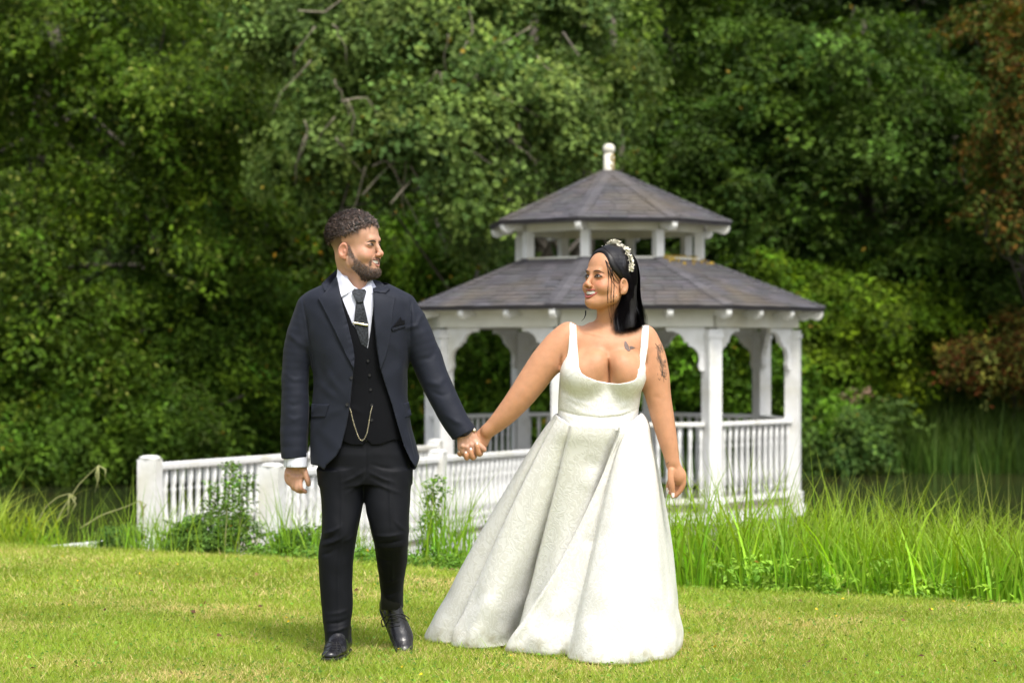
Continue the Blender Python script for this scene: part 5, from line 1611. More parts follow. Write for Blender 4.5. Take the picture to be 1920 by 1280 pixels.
vg = Grid(axis([(-.85, -.35, .0036)]), axis([(8.82, 9.15, .004)]), axis([(.80, 1.48, .0036)]))
vg.rows(RW([(545, 602, 735, 0, .092), (580, 590, 754, 0, .115), (640, 588, 758, 0, .124), (720, 596, 754, -.005, .112), (800, 594, 758, -.005, .115), (832, 596, 760, -.005, .112)]), 0)
vg.polycut([(618, 490), (640, 556), (660, 604), (690, 654), (695, 620), (702, 556), (712, 500)], 8.7, 9.0, 8.9)
vg.polycut([(560, 826), (640, 826), (662, 836), (676, 840), (688, 824), (700, 838), (735, 826), (800, 826), (800, 870), (560, 870)], 8.7, 9.2, 8.9)
for a in ((640, 700), (650, 760), (730, 740)):
    vg.fold([W(a[0], a[1], -.12), W(a[0] + 30, a[1] + 14, -.12)], .0022, .012)
vg.fold([W(689.5, 655, -.118), W(688, 740, -.118), W(686, 822, -.118)], .0025, .003)
Vv, Fv = vg.surface(); Vv = relax(Vv, Fv, 1)
vest = solid("waistcoat", Vv, Fv, M['vest'], groom); bvv = bvh_of(Vv, Fv)
def button(px, py, bv_, root, m, r_=.0062, off=.002):
    h_, d = ray(bv_, px, py)
    if h_ is None: h_ = P(px, py, 8.88)
    b_ = base_of(root); c = h_ - d * off - b_
    q = d.to_track_quat('Z', 'Y').to_matrix()
    mb = MB()
    prof = [(r_ * .3, .0), (r_, .0), (r_, -.002), (r_ * .85, -.0032), (r_ * .7, -.0022), (.0005, -.0020)]
    mb.lathe(prof, 12)
    mb.v = [tuple(q @ Vector(v) + c) for v in mb.v]
    return mb.build("button", m, root, False)
for x, y in ((690, 676), (693, 703), (695, 730), (697, 759), (697, 787)): button(x, y, bvv, vest, M['button'])

jg = Grid(axis([(-.96, -.06, .0034)]), axis([(8.78, 9.20, .0042)]), axis([(.72, 1.56, .0034)]))
jg.rows(RW([(516, 638, 694, .03, .050), (524, 620, 710, .02, .068), (533, 601, 732, .01, .085), (542, 581, 752, .01, .100), (550, 566, 767, 0, .108), (560, 562, 774, 0, .118), (585, 564, 775, 0, .132), (620, 568, 774, 0, .142), (665, 578, 768, 0, .146), (700, 586, 763, -.005, .142),
            (740, 587, 762, -.005, .138), (780, 583, 769, 0, .140), (820, 580, 778, 0, .146), (868, 577, 788, 0, .150), (880, 576, 790, 0, .15)]), 0, e=2.2)
jg.limb([W(582, 579, .0), W(563, 635, .0), W(554.5, 700, .0), W(553, 770, -.015), W(553.5, 858, -.02)], [.056, .059, .056, .054, .056], .014, .02, (0, 1, 0), 1.1)
jg.limb([W(757, 577), W(783, 628, .0), W(806, 690, .0), W(829, 740, -.02), W(850, 782, -.045), W(876, 822, -.06)], [.058, .062, .060, .056, .052, .050], .014, .02, (0, 1, 0), 1.1)
jg.cutplane(W(553, 857), (0.03, 0, -1), 0, lo=(-.96, 8.7, .6), hi=(W(582.5, 0)[0], 9.3, .9))
cp = W(871, 813, -.055); cn = np.array((22, 0, -40.0))
jg.cutplane(cp, (.50, 0, -.95), 0, lo=(W(838, 0)[0], 8.7, .6), hi=(0, 9.3, 1.0))
# arm kept apart from the body by a narrow gap
jg.polycut([(581, 684), (587, 696), (589, 730), (588, 765), (584, 800), (582.5, 862), (577, 862), (578, 780), (578.5, 720)], 8.6, 9.4, 9.0, .002)
# folds of the cloth
FR = -.14
def jf(pts, amp, wid, dd=FR): jg.fold([W(x, y, dd) for x, y in pts], amp, wid, True)
jf([(645, 757), (615, 735), (590, 715)], .0035, .016); jf([(648, 745), (622, 712), (600, 680)], .003, .016); jf([(645, 765), (618, 775), (596, 800)], .003, .016)
jf([(605, 640), (600, 690), (604, 740)], -.003, .018); jf([(745, 620), (750, 680), (752, 730)], .003, .016)
jf([(760, 800), (770, 840), (776, 868)], .004, .010); jf([(748, 790), (758, 830), (770, 865)], -.003, .010)
def sl_(pts, amp, wid): jg.fold([W(x, y, dd) for x, y, dd in pts], amp * .8, wid, True)
sl_([(536, 620, -.05), (556, 640, -.065), (575, 650, -.05)], .0035, .010); sl_([(534, 700, -.04), (552, 712, -.06), (572, 708, -.05)], .003, .009)
sl_([(532, 752, -.05), (550, 760, -.07), (574, 752, -.05)], -.003, .010); sl_([(532, 775, -.05), (552, 786, -.07), (572, 778, -.05)], .003, .009)
sl_([(556, 570, -.05), (560, 600, -.07), (570, 640, -.06)], .003, .012)
for i, (x, y) in enumerate([(782, 606), (806, 668), (822, 716), (830, 738), (856, 786)]):
    s_ = (.75, -.55, .9, -.5, .7)[i]
    sl_([(x - 22, y + 10 - 5 * i, -.05), (x, y + 4, -.068 - .003 * i), (x + 12, y - 22 + 7 * i, -.055)], .0062 * s_, .008 + .002 * (i % 3))
sl_([(770, 560, -.05), (775, 590, -.07), (778, 640, -.07)], .004, .010)
sl_([(815, 650, -.05), (830, 690, -.07), (850, 735, -.09)], .003, .009)
sl_([(562, 548, -.10), (572, 600, -.13), (580, 660, -.13), (584, 690, -.12)], -.0045, .0045); sl_([(771, 545, -.10), (768, 600, -.13), (767, 665, -.12)], -.0045, .0045)
sl_([(560, 545, .0), (561, 552, -.08)], -.003, .004)
jg.noise(.0024, 24, 11, 2); jg.noise(.0010, 70, 13, 1)
# front opening of the jacket and its rounded hem
jg.polycut([(628, 480), (634, 540), (644, 590), (656, 640), (664, 690), (660, 730), (657, 760), (650, 800), (640, 838), (630, 856), (612, 872), (600, 900), (786, 900), (780, 880), (768, 862), (757, 838), (746, 800), (735, 760),
            (722, 720), (713, 690), (706, 650), (701, 590), (699, 540), (702, 480)], 8.6, 9.02, 8.89, .002)
jg.polycut([(570, 868), (600, 872), (640, 900), (570, 900)], 8.6, 9.3, 8.95, .004)
jg.polycut([(776, 884), (786, 860), (800, 845), (800, 900), (776, 900)], 8.6, 9.3, 8.95, .004)
# hollow it so that it is a coat, not a block
sub_ = Grid(jg.x, jg.y, jg.z)
sub_.rows(RW([(500, 636, 700, .02, .06), (545, 600, 738, 0, .095), (580, 588, 756, 0, .118), (640, 586, 758, 0, .127), (720, 595, 755, -.005, .122), (800, 592, 760, -.002, .126), (900, 586, 779, 0, .136)]), 0, e=2.2)
jg.f = np.maximum(jg.f, -sub_.f)
Vj, Fj = jg.surface(); Vj = relax(Vj, Fj, 1, .5)
jacket = solid("jacket", Vj, Fj, M['suit'], groom); bvj = bvh_of(Vj, Fj)
del sub_
patch("lapel", [(629, 519), (609, 547.5), (596, 560), (606, 577), (621, 607), (637, 640), (650, 668), (663.5, 692), (665, 670), (662, 648), (653, 610), (643, 575), (637, 545), (632, 520)], bvj, M['suit'], jacket, off=.003, thick=.0065)
patch("collar", [(631, 505), (616, 519), (603, 532), (609, 546.5), (622, 541), (636.5, 543), (632, 520)], bvj, M['suit'], jacket, off=.005, thick=.006)
patch("lapel", [(700, 548), (722, 551), (742, 557), (738, 580), (734, 612), (730, 645), (722, 672), (713, 694), (707, 650), (702, 600)], bvj, M['suit'], jacket, off=.003, thick=.0065)
patch("collar", [(696, 523), (712, 527), (731, 542), (723, 550), (700, 547)], bvj, M['suit'], jacket, off=.005, thick=.006)
patch("pocket_flap", [(584, 757), (617, 757.5), (610, 782), (583, 782)], bvj, M['suit'], jacket, off=.001, thick=.0045)
patch("pocket_flap", [(754, 758), (766, 752), (772, 778), (759, 783)], bvj, M['suit'], jacket, off=.001, thick=.0045)
patch("breast_pocket", [(734, 614), (759, 607), (760, 613), (735, 621)], bvj, M['suit'], jacket, off=.001, thick=.004)
patch("pocket_square", [(735, 614), (744, 603), (751, 594), (754, 600), (759, 599), (759, 608)], bvj, M['vest'], groom, off=.002, thick=.005)
for x, y in ((659, 708), (651, 758)): button(x, y, bvj, jacket, M['button'], .0072, .002)
for q, y in enumerate((826, 834, 842, 850)): pass

# ---- trousers
tg = Grid(axis([(-.82, -.38, .0034)]), axis([(8.78, 9.26, .004)]), axis([(.02, .86, .0036)]))
tg.rows(RW([(815, 600, 758, 0, .10), (850, 594, 767, 0, .112), (885, 597, 771, 0, .112), (905, 600, 771, -.005, .10)]), 0)
tg.rows(RW([(880, 596, 688, -.01, .10), (920, 602, 684, -.02, .092), (960, 606, 679, -.04, .084), (1000, 605, 671, -.06, .078), (1030, 600, 667, -.05, .072), (1080, 601, 663, -.05, .070), (1140, 606, 662, -.06, .068),
            (1175, 611, 659, -.07, .072), (1201, 613, 657, -.075, .082)]), .02)
tg.rows(RW([(880, 680, 772, .0, .10), (920, 684, 771, -.02, .092), (960, 688, 769, -.04, .086), (990, 696, 767, -.055, .080), (1012, 702, 766, -.055, .074), (1040, 705, 765, -.01, .070), (1080, 709, 758, .05, .064),
            (1110, 711, 752, .09, .062), (1144, 716, 753, .12, .066)]), .02)
FK, FW = 1.0, 1.0
def tf(pts, amp, wid): tg.fold([W(x, y, dd) for x, y, dd in pts], amp * .85 * FK, wid * FW, True)
tf([(640, 890, -.12), (641, 990, -.14), (634, 1080, -.12), (634, 1190, -.15)], .004, .006)     # pressed creases
tf([(730, 890, -.11), (734, 990, -.14)], .0035, .006); tf([(736, 1040, -.08), (734, 1140, .06)], .0035, .006)
FK, FW = .55, .80
for (a, c, am) in [((688, 880), (640, 905), .004), ((690, 892), (650, 925), .0035), ((692, 885), (740, 905), .004), ((694, 900), (752, 925), .0035), ((697, 870), (745, 882), -.003),
                   ((606, 1000), (640, 985), .006), ((604, 1012), (632, 1000), -.005), ((602, 1022), (648, 1004), .0055), ((603, 1040), (630, 1028), -.004), ((668, 1000), (640, 1016), .003),
                   ((700, 1004), (760, 1000), .005), ((703, 1018), (764, 1010), -.006), ((706, 1028), (764, 1022), .0055), ((708, 1042), (740, 1048), -.003), ((764, 996), (740, 975), .004),
                   ((615, 1150), (655, 1142), .0035), ((613, 1168), (655, 1160), -.0045), ((614, 1182), (657, 1172), .0050), ((716, 1095), (748, 1085), .004), ((716, 1118), (750, 1108), -.003)]:
    h_ = -.13 if a[1] < 900 else (-.13 if a[1] < 990 else -.125)
    if a[0] > 695 and a[1] > 1030: h_ = -.03
    tf([(a[0], a[1], h_ + .02), ((a[0] + c[0]) / 2, (a[1] + c[1]) / 2 + 3, h_ - .005), (c[0], c[1], h_ + .01)], am * 1.7, .0085)
tg.noise(.0022, 24, 8, 3)
tg.fold([W(687, 830, -.105), W(686, 880, -.11), W(683, 905, -.10)], -.003, .005, True)
Vt, Ft = tg.surface(); Vt = relax(Vt, Ft, 1, .5)
trousers = solid("trousers", Vt, Ft, M['trouser'], groom); bvt = bvh_of(Vt, Ft)
# watch chain hanging from the waistcoat
cl = [(698, 761), (695, 772), (691, 796), (688, 812), (683, 823), (678, 826), (673, 821), (668, 808), (663, 792), (658, 772), (656, 764)]
pts = [P(x, y, 8.862) for x, y in scrunch(cl, 60)]
b_ = base_of(groom); mb = MB()
for i in range(0, 59):
    a, c = pts[i], pts[i + 1]; mid = (a + c) / 2 - b_; dd_ = (c - a).normalized(); sdv = Vector((dd_.z, 0, -dd_.x)) if i % 2 else Vector((0, 1, 0))
    ring = [mid + dd_ * .0030 * math.cos(t) + sdv * .0021 * math.sin(t) for t in np.linspace(0, 2 * math.pi, 7)]
    mb.tube(ring, .00085, 4)
ch = mb.build("watch_chain", M['silver'], groom, True); ch["kind"] = "stuff"
# wrist watch just under the cuff
wtube("watch_strap", [K_(862 + 26 * t, 818 - 15 * t + 4 * math.sin(math.pi * t), -.012 - .018 * math.sin(math.pi * t)) for t in np.linspace(0, 1, 10)], .0035, M['lace'], groom)
mb = MB(); mb.lathe([(.001, 0), (.007, 0), (.008, .003), (.006, .005), (.001, .005)], 14); 
qm = Vector((.35, -.9, .3)).to_track_quat('Z', 'Y').to_matrix(); cc_ = Vector(K_(889, 806, -.010).tolist()) - b_
mb.v = [tuple(qm @ Vector(v) + cc_) for v in mb.v]; mb.build("watch_case", M['silver'], groom, True)

# ---- shoes
def shoe(heel, ball, toe, ankle, name="shoe", tw=.034, laces=None, up=(0, 0, 1)):
    pts = np.array([heel, ball, toe, ankle]); lo, hi = pts.min(0) - .08, pts.max(0) + .08
    q = Grid(axis([(lo[0], hi[0], .0028)]), axis([(lo[1], hi[1], .0028)]), axis([(max(lo[2], 0.0005), hi[2], .0028)]))
    upv = unit(np.array(up, float))
    q.cone(heel + upv * .03, ball + upv * .024, .036, .043, 0, 'u', upv, .80)
    q.cone(ball + upv * .024, toe + upv * .018, .043, tw, .012, 'u', upv, .62)
    q.cone(heel + upv * .05, heel + upv * .085, .035, .036, .02)
    q.cone((ball * .8 + heel * .2) + upv * .034, ankle, .036, .033, .03)
    q.cutplane(ankle + upv * .012, upv)
    low = Grid(q.x, q.y, q.z); low.f[:] = 0
    Xb, Yb, Zb = q.x[:, None, None], q.y[None, :, None], q.z[None, None, :]
    hgt = (Xb - heel[0]) * upv[0] + (Yb - heel[1]) * upv[1] + (Zb - heel[2]) * upv[2]
    q.f = smax(q.f, (.006 - hgt).astype(f32), .004)
    d = unit(toe - heel); s_ = np.cross(d, upv)
    m1 = ball * .55 + toe * .45 + upv * .06
    q.fold([m1 - s_ * .04, m1 + s_ * .04], -.0020, .004)
    V_, F_ = q.surface(); V_ = relax(V_, F_, 1)
    so_ = solid(name, V_, F_, M['shoe'], groom)
    q2 = Grid(q.x, q.y, q.z)
    q2.cone(heel + upv * .01, ball + upv * .01, .037, .0455, 0, 'u'); q2.cone(ball + upv * .01, toe + upv * .01, .0455, tw + .003, .01)
    q2.f = np.maximum(q2.f, np.maximum(hgt - .0085, -.004 - hgt).astype(f32))
    V2, F2 = q2.surface(); solid("sole", V2, F2, M['sole'], so_)
    bv_ = bvh_of(V_, F_)
    for line, r_ in (laces or []):
        ps = surf_line(bv_, line, .0012, 1.5)
        if len(ps) > 2: wtube("lace", ps, r_, M['lace'], so_, 5)
    return so_
    o1 = ball * .72 + heel * .28
    for i in range(5):
        c = (ball * (1 - i * .14) + heel * (i * .14))
        top = c + upv * (.10 + i * .02)
        L_ = []
        for t in np.linspace(-1, 1, 7):
            a = Vector((top + s_ * .017 * t + d * .006 * t * (1 if i % 2 else -1) + upv * .05).tolist())
            h_, n_, _, _ = bv_.ray_cast(a, Vector((-upv - d * .35).tolist()))
            if h_ is not None: L_.append(h_ + n_ * .0012)
        if len(L_) > 3: wtube("lace", L_, .0021, M['lace'], so_, 5)
    c = (ball * .45 + heel * .55) + upv * .2
    h_, n_, _, _ = bv_.ray_cast(Vector(c.tolist()), Vector((-upv - d * .35).tolist()))
    if h_ is not None:
        for sg in (-1, 1):
            lp = [h_ + n_ * .003 + Vector((s_ * sg * (.030 * math.sin(math.pi * t)) + d * (.012 * math.sin(2 * math.pi * t)) - upv * .012 * math.sin(math.pi * t)).tolist()) for t in np.linspace(0, 1, 10)]
            wtube("lace_bow", lp, .0018, M['lace'], so_, 5)
            wtube("lace_end", [h_ + n_ * .003, h_ + Vector((s_ * sg * .03 + d * .03 - upv * .006).tolist()), h_ + Vector((s_ * sg * .042 + d * .042 - upv * .028).tolist())], .0016, M['lace'], so_, 5)
    return so_
def G(x, y, z): return np.array((x, y, z))
lx = P(636, 1200, 8.93).x
shoe_l = shoe(G(lx + .010, 8.99, 0.012), G(lx - .008, 8.82, 0.012), G(P(619, 0, 8.74).x, 8.745, 0.010), G(lx, 8.93, .125),
    laces=[([(623, 1222), (636, 1223)], .002), ([(622, 1217), (637, 1218)], .002), ([(622, 1212), (638, 1213)], .002), ([(622, 1207), (639, 1208)], .002), ([(625, 1204), (615, 1203), (609, 1209), (612, 1213), (624, 1206)], .0022), ([(631, 1203), (632, 1226)], .002), ([(634, 1203), (640, 1212), (642, 1222)], .002)])
tx = P(757, 1200, 9.03).x; hx = P(728, 1120, 9.2).x
upv_r = unit(np.array([.10, -.62, .78]))
shoe_r = shoe(G(hx, 9.185, .150), G(tx - .012, 9.085, .042), G(tx, 9.035, .004), G(P(734, 1140, 9.1).x, 9.085, .205), up=upv_r,
    laces=[([(728, 1160), (748, 1158)], .0022), ([(728, 1167), (749, 1165)], .0022), ([(729, 1174), (750, 1172)], .0022), ([(738, 1152), (724, 1153), (715, 1163), (717, 1174), (723, 1172), (730, 1158)], .0024), ([(738, 1152), (752, 1149), (764, 1156), (768, 1160)], .0024), ([(738, 1152), (752, 1156), (762, 1162)], .0020)])

wtube("sock", [G(lx, 8.945, .07), G(lx, 8.95, .20)], [.040, .040], M['lace'], groom, 12)
wtube("sock", [G(P(734, 1140, 9.1).x, 9.085, .17), G(P(734, 1120, 9.1).x, 9.08, .30)], [.042, .044], M['lace'], groom, 12)
# ------------------------------------------------------------------ the bride
D0 = 8.93
def WB(px, py, dd=0.0): return W(px, py, dd, D0)
bride = empty("person", (WB(1150, 0)[0], 8.95, 0.0))
tag(bride, "dark haired woman in an ivory wedding gown holding the man's hand and laughing toward him", "person")
g = Grid(axis([(-0.24, 0.73, .0030)]), axis([(8.68, 9.22, .0034)]), axis([(0.04, 0.58, .03), (0.58, 0.88, .0028), (0.88, 1.02, .006), (1.02, 1.62, .0028)]))
BH = dict(c=(WB(1141, 526)[0], 8.91, WB(1141, 526)[2]), yaw_dir=(-0.765, -0.644), pitch=0.17, roll=0.0, scale=1.02)
hb = Head(g, **BH)
hb.build(cheek=0.026, jaw=-.002, female=True, smile=1.1, nose=0.975)
hb.commit(g, 0.0)
g.cone(hb.world(-.030, 0, -.040), WB(1143, 618, .03), .050, .052, .03)
g.cone(hb.world(.006, 0, -.062), WB(1138, 625, .01), .030, .040, .02)
g.rows([*RW([(604, 1112, 1170, .03, .04), (614, 1082, 1200, .02, .062), (626, 1066, 1214, .01, .078), (645, 1062, 1216, .0, .090), (670, 1064, 1210, 0, .098), (700, 1056, 1205, 0, .10), (740, 1052, 1198, 0, .098), (775, 1050, 1193, 0, .095), (800, 1046, 1194, 0, .095), (850, 1050, 1195, .05, .08)], D0)], .03)
BL, BR = WB(1098, 700, -.070), WB(1174, 702, -.070)
g.ell(BL, (.094, .078, .084), .03); g.ell(BR, (.074, .078, .082), .03)
g.ell(WB(1120, 682, -.085), (.045, .052, .050), .03); g.ell(WB(1164, 684, -.085), (.042, .052, .050), .03)
g.fold([WB(1140, 674, -.10), WB(1142, 695, -.10), WB(1143, 735, -.10)], -.013, .0042, True)
g.fold([WB(1140, 660, -.10), WB(1142, 700, -.10), WB(1143, 740, -.10)], -.008, .017, True)
g.fold([WB(1090, 620, -.06), WB(1130, 630, -.06)], .004, .006, True); g.fold([WB(1155, 630, -.06), WB(1195, 622, -.06)], .004, .006, True)
LA = [(1066, 626, 0), (1046, 648, -.005), (1022, 680, -.01), (998, 714, -.015), (976, 744, -.02), (948, 777, -.015), (925, 799, -.005), (914, 808, 0)]
LR = [.049, .058, .062, .058, .052, .042, .031, .027]
g.limb([WB(*p) for p in LA], LR, .03, .025)
RA = [(1208, 632, 0), (1222, 665, -.005), (1230, 705, -.01), (1234, 740, -.012), (1242, 780, -.02), (1251, 820, -.03), (1258, 850, -.035), (1261, 868, -.04)]
RR = [.050, .053, .053, .050, .045, .038, .030, .025]
g.limb([WB(*p) for p in RA], RR, .03, .025)
for x in (1095, 1150):
    g.limb([WB(x, 850, .10), WB(x, 1050, .22), WB(x, 1180, .27)], [.06, .05, .04], .03)
g.fold([WB(962, 735, -.05), WB(985, 752, -.05), WB(998, 762, -.05)], -.0014, .009, True); g.fold([WB(1220, 742, -.05), WB(1245, 748, -.05)], -.0012, .009, True)
g.fold([WB(1052, 664, -.05), WB(1049, 690, -.05)], -.006, .005, True); g.fold([WB(1209, 690, -.05), WB(1213, 668, -.05)], -.005, .005, True)
# her free hand, loosely closed, thumb towards the camera
Q = lambda x, y, dd=0.0: W(x, y, dd, 8.89)
g.cone(Q(1262, 870), Q(1270, 892), .026, .036, .012, 'u', (0.3, 1, 0), .62)
g.cone(Q(1272, 888, .004), Q(1277, 900, .004), .026, .020, .010, 'u', (0.3, 1, 0), .75)
for (pts, r_) in [
    ([Q(1278, 895, -.004), Q(1281, 906, -.004), Q(1275, 920, -.002), Q(1266, 930, .0)], [.0110, .0105, .0090, .0070]),
    ([Q(1272, 897, .012), Q(1275, 910, .014), Q(1268, 923, .014), Q(1261, 930, .012)], [.0110, .0100, .0088, .0068]),
    ([Q(1265, 896, .024), Q(1266, 908, .026), Q(1260, 918, .024), Q(1256, 924, .018)], [.0105, .0095, .0082, .0064]),
    ([Q(1258, 893, .030), Q(1256, 902, .032), Q(1253, 909, .028), Q(1251.5, 915, .022)], [.0095, .0085, .0075, .0060]),
    ([Q(1259, 882, -.016), Q(1258, 898, -.026), Q(1260, 911, -.028), Q(1262, 924, -.024)], [.0150, .0118, .0105, .0072]),
]: g.limb(pts, r_, .005)
# the hand he holds: palm behind his, fingers coming round underneath
Kb = lambda x, y, dd=0.0: W(x, y, dd, 8.945)
g.cone(Kb(913, 808), Kb(901, 828), .027, .033, .012, 'u', (0, 1, 0), .60)
g.cone(Kb(905, 815, .008), Kb(888, 832, .014), .026, .030, .012, 'u', (0, 1, 0), .45)
FT = []
for (pts, r_) in [
    ([Kb(902, 832, .016), Kb(901, 848, .0), Kb(898, 850, -.034), Kb(895, 838, -.044), Kb(894.5, 833, -.043)], [.0112, .0106, .0098, .0085, .0062]),
    ([Kb(893, 838, .020), Kb(889, 855, .004), Kb(886, 857, -.034), Kb(883.5, 849, -.044), Kb(882.8, 843, -.043)], [.0112, .0106, .0098, .0085, .0062]),
    ([Kb(884, 840, .022), Kb(877, 855, .006), Kb(875, 858, -.030), Kb(874, 853, -.040), Kb(873.5, 850, -.040)], [.0108, .0100, .0092, .0080, .0062]),
    ([Kb(874, 842, .022), Kb(865, 850, .008), Kb(862, 851, -.012), Kb(860.5, 848, -.022)], [.0095, .0088, .0078, .0062]),
    ([Kb(898, 818, .02), Kb(888, 826, .034), Kb(880, 834, .036)], [.012, .011, .009]),
]:
    g.limb(pts, r_, .005); FT.append(pts)
V, F = g.surface(); V = relax(V, F, 2, .5)
bf, bs_, bu = hb.local(V)
col = np.ones((len(V), 3), f32)
inh = (bf ** 2 + bs_ ** 2 + bu ** 2) < .17 ** 2
def blot(c, r_, amt, vec, both=True):
    global col
    a = np.abs(bs_) if both else bs_
    w_ = np.exp(-(((bf - c[0]) / r_[0]) ** 2 + ((a - c[1]) / r_[1]) ** 2 + ((bu - c[2]) / r_[2]) ** 2)) * inh
    col *= 1 - amt * w_[:, None] * np.array(vec)
blot((.075, .044, -.028), (.03, .020, .018), .22, (-.10, 1, .8))
blot((.085, .032, .012), (.03, .017, .008), .35, (.7, 1, 1.0))
blot((.085, .032, -.001), (.03, .017, .007), .30, (.8, 1, 1.0))
blot((.11, 0, -.036), (.02, .012, .012), .10, (-.1, 1, .9), False)
body_b = solid("body", V, F, M['skin_f'], bride, col)
bvb = bvh_of(V, F)
make_face(hb, bvb, bride, True, M['lip_f'])

# ---- nails
def nail(p, d, root, r_=.0055, L_=.008, up=(0, -1, 0)):
    p = Vector(p); d = Vector(d).normalized(); n = Vector(up); n = (n - d * n.dot(d)).normalized(); s_ = d.cross(n)
    b_ = base_of(root); vs, fs = [], []
    for i in range(5):
        for j in range(5):
            u, v = (i - 2) / 2, (j - 2) / 2
            vs.append(p - b_ + d * (u * L_) + s_ * (v * r_ * (1 - .25 * max(u, 0))) + n * (.0022 - .0028 * v * v))
    for i in range(4):
        for j in range(4): fs.append((i * 5 + j, i * 5 + j + 1, (i + 1) * 5 + j + 1, (i + 1) * 5 + j))
    MB().add(vs, fs).build("nail", M['nail'], root, True)
for pts in FT[:4]:
    e = Vector(pts[-1].tolist()); d = Vector((pts[-1] - pts[-2]).tolist())
    nail(e + Vector((0, -.0062, .002)), d, bride, .0048, .0078)
nail(Vector(Q(1262, 927, -.031).tolist()), Vector((.05, 0, -1)), bride, .0060, .0100)
nail(Vector(Q(1251.2, 917, .014).tolist()), Vector((-.05, 0, -1)), bride, .0040, .0070)

# ---- hair
rg = np.random.default_rng(9)
NS = 1 if hb.S[1] < 0 else -1
hg = Grid(axis([(hb.c[0] - .16, hb.c[0] + .24, .003)]), axis([(hb.c[1] - .17, hb.c[1] + .20, .003)]), axis([(hb.c[2] - .26, hb.c[2] + .17, .003)]))
h2 = Head(hg, **BH)
h2.ell((-.014, 0, .045), (.110, .086, .096), 0)
bnd = np.interp(h2.u, [-.10, -.03, -.005, .015, .030, .055, .075, .095, .12], [-.03, -.028, -.014, .024, .046, .062, .066, .068, .08]).astype(f32)
h2.d = smax(h2.d, h2.f - bnd, .006)
h2.commit(hg, 0)
near = lambda f_, s_, u_: hb.world(f_, NS * s_, u_)
hg.limb([near(-.045, .060, .02), near(-.050, .060, -.03), WB(1176, 585, -.035), WB(1174, 612, -.045), WB(1172, 650, -.05)], [.034, .036, .038, .036, .036], .02, .02, (0.3, 1, 0), .62)
hg.limb([near(-.085, .030, .02), near(-.090, .035, -.04), WB(1187, 590, .0), WB(1192, 612, .0), WB(1196, 640, .0)], [.036, .038, .036, .036, .036], .02, .02, (0.3, 1, 0), .75)
hg.limb([near(-.080, -.030, .02), near(-.085, -.04, -.05), WB(1160, 600, .05), WB(1160, 640, .05)], [.04, .045, .04, .04], .02, .02)
hg.cutplane(WB(1176, 616), (.14, 0, -1.0), .002)
Vh, Fh = hg.surface(); Vh = relax(Vh, Fh, 1)
M['hair_corf'] = mat("black_hair_mass", (0.006, 0.005, 0.006), 0.45, spec=0.3)
hairb = solid("hair", Vh, Fh, M['hair_corf'], bride); bvh_h = bvh_of(Vh, Fh)
paths = []
K = 3000
for i in range(K):
    sd_ = NS if rg.random() < .78 else -NS
    f0 = rg.uniform(-.105, .068)
    lw_ = lambda f_, s_, u_: hb.world(f_, sd_ * s_, u_)
    tt = (f0 + .105) / .173                       # 1 at the forehead
    p0 = lw_(f0, .003, .14)
    if tt > .45:
        j = rg.normal(0, .006)
        m1 = lw_(f0 * .9 + .004, .060, .105 + j); m2 = lw_(.010 + .030 * tt + j, .088, .052); m3 = lw_(-.022 + .012 * tt + j, .090, .018 + .010 * tt); m4 = lw_(-.046 + j, .078, -.020)
    else:
        j = rg.normal(0, .008)
        m1 = lw_(f0, .060, .11); m2 = lw_(f0 - .004 + j, .088, .05); m3 = lw_(f0 * .9 - .012 + j, .080, .0); m4 = lw_(f0 * .9 - .016 + j, .07, -.045)
    if sd_ == NS:
        bx = np.interp(tt, [0, .5, 1], [1206, 1186, 1160]) + rg.normal(0, 5)
        by = 622 - .14 * (bx - 1176) * .0 + rg.uniform(-6, 5)
        dq = rg.uniform(-.012, .02) + .055 * (1 - tt) ** 1.5; m5 = WB(bx - 3 + rg.normal(0, 2), 588, -.062 + dq); m6 = WB(bx, by, -.074 + dq)
    else:
        bx = 1150 + rg.uniform(-14, 20)
        m5 = WB(bx, 585, .06); m6 = WB(bx, 615, .07)
    ctl = np.array([p0, m1, m2, m3, m4, m5, m6])
    q = scrunch(ctl, 22)
    k_ = np.array([.25, .5, .25])
    for _ in range(3): q[1:-1] = .25 * q[:-2] + .5 * q[1:-1] + .25 * q[2:]
    out = []
    off = rg.uniform(.0005, .0035)
    for iq, pnt in enumerate(q):
        loc, nrm, idx, dist = bvh_h.find_nearest(Vector(pnt.tolist()))
        w_ = float(np.clip((17 - iq) / 4.0, 0, 1))
        out.append(np.array(loc + nrm * off) * w_ + pnt * (1 - w_))
    out = np.array(out)
    out[1:-1] = .25 * out[:-2] + .5 * out[1:-1] + .25 * out[2:]
    paths.append(out)
paths = np.array(paths)
cc = np.array([0.0085, 0.0072, 0.0085]) * np.exp(rg.normal(0, .6, (len(paths), 1)))
ribbons("strands", paths, .0034, M['hair_f'], hairb, cc, rg=rg, nrm_c=hb.c)
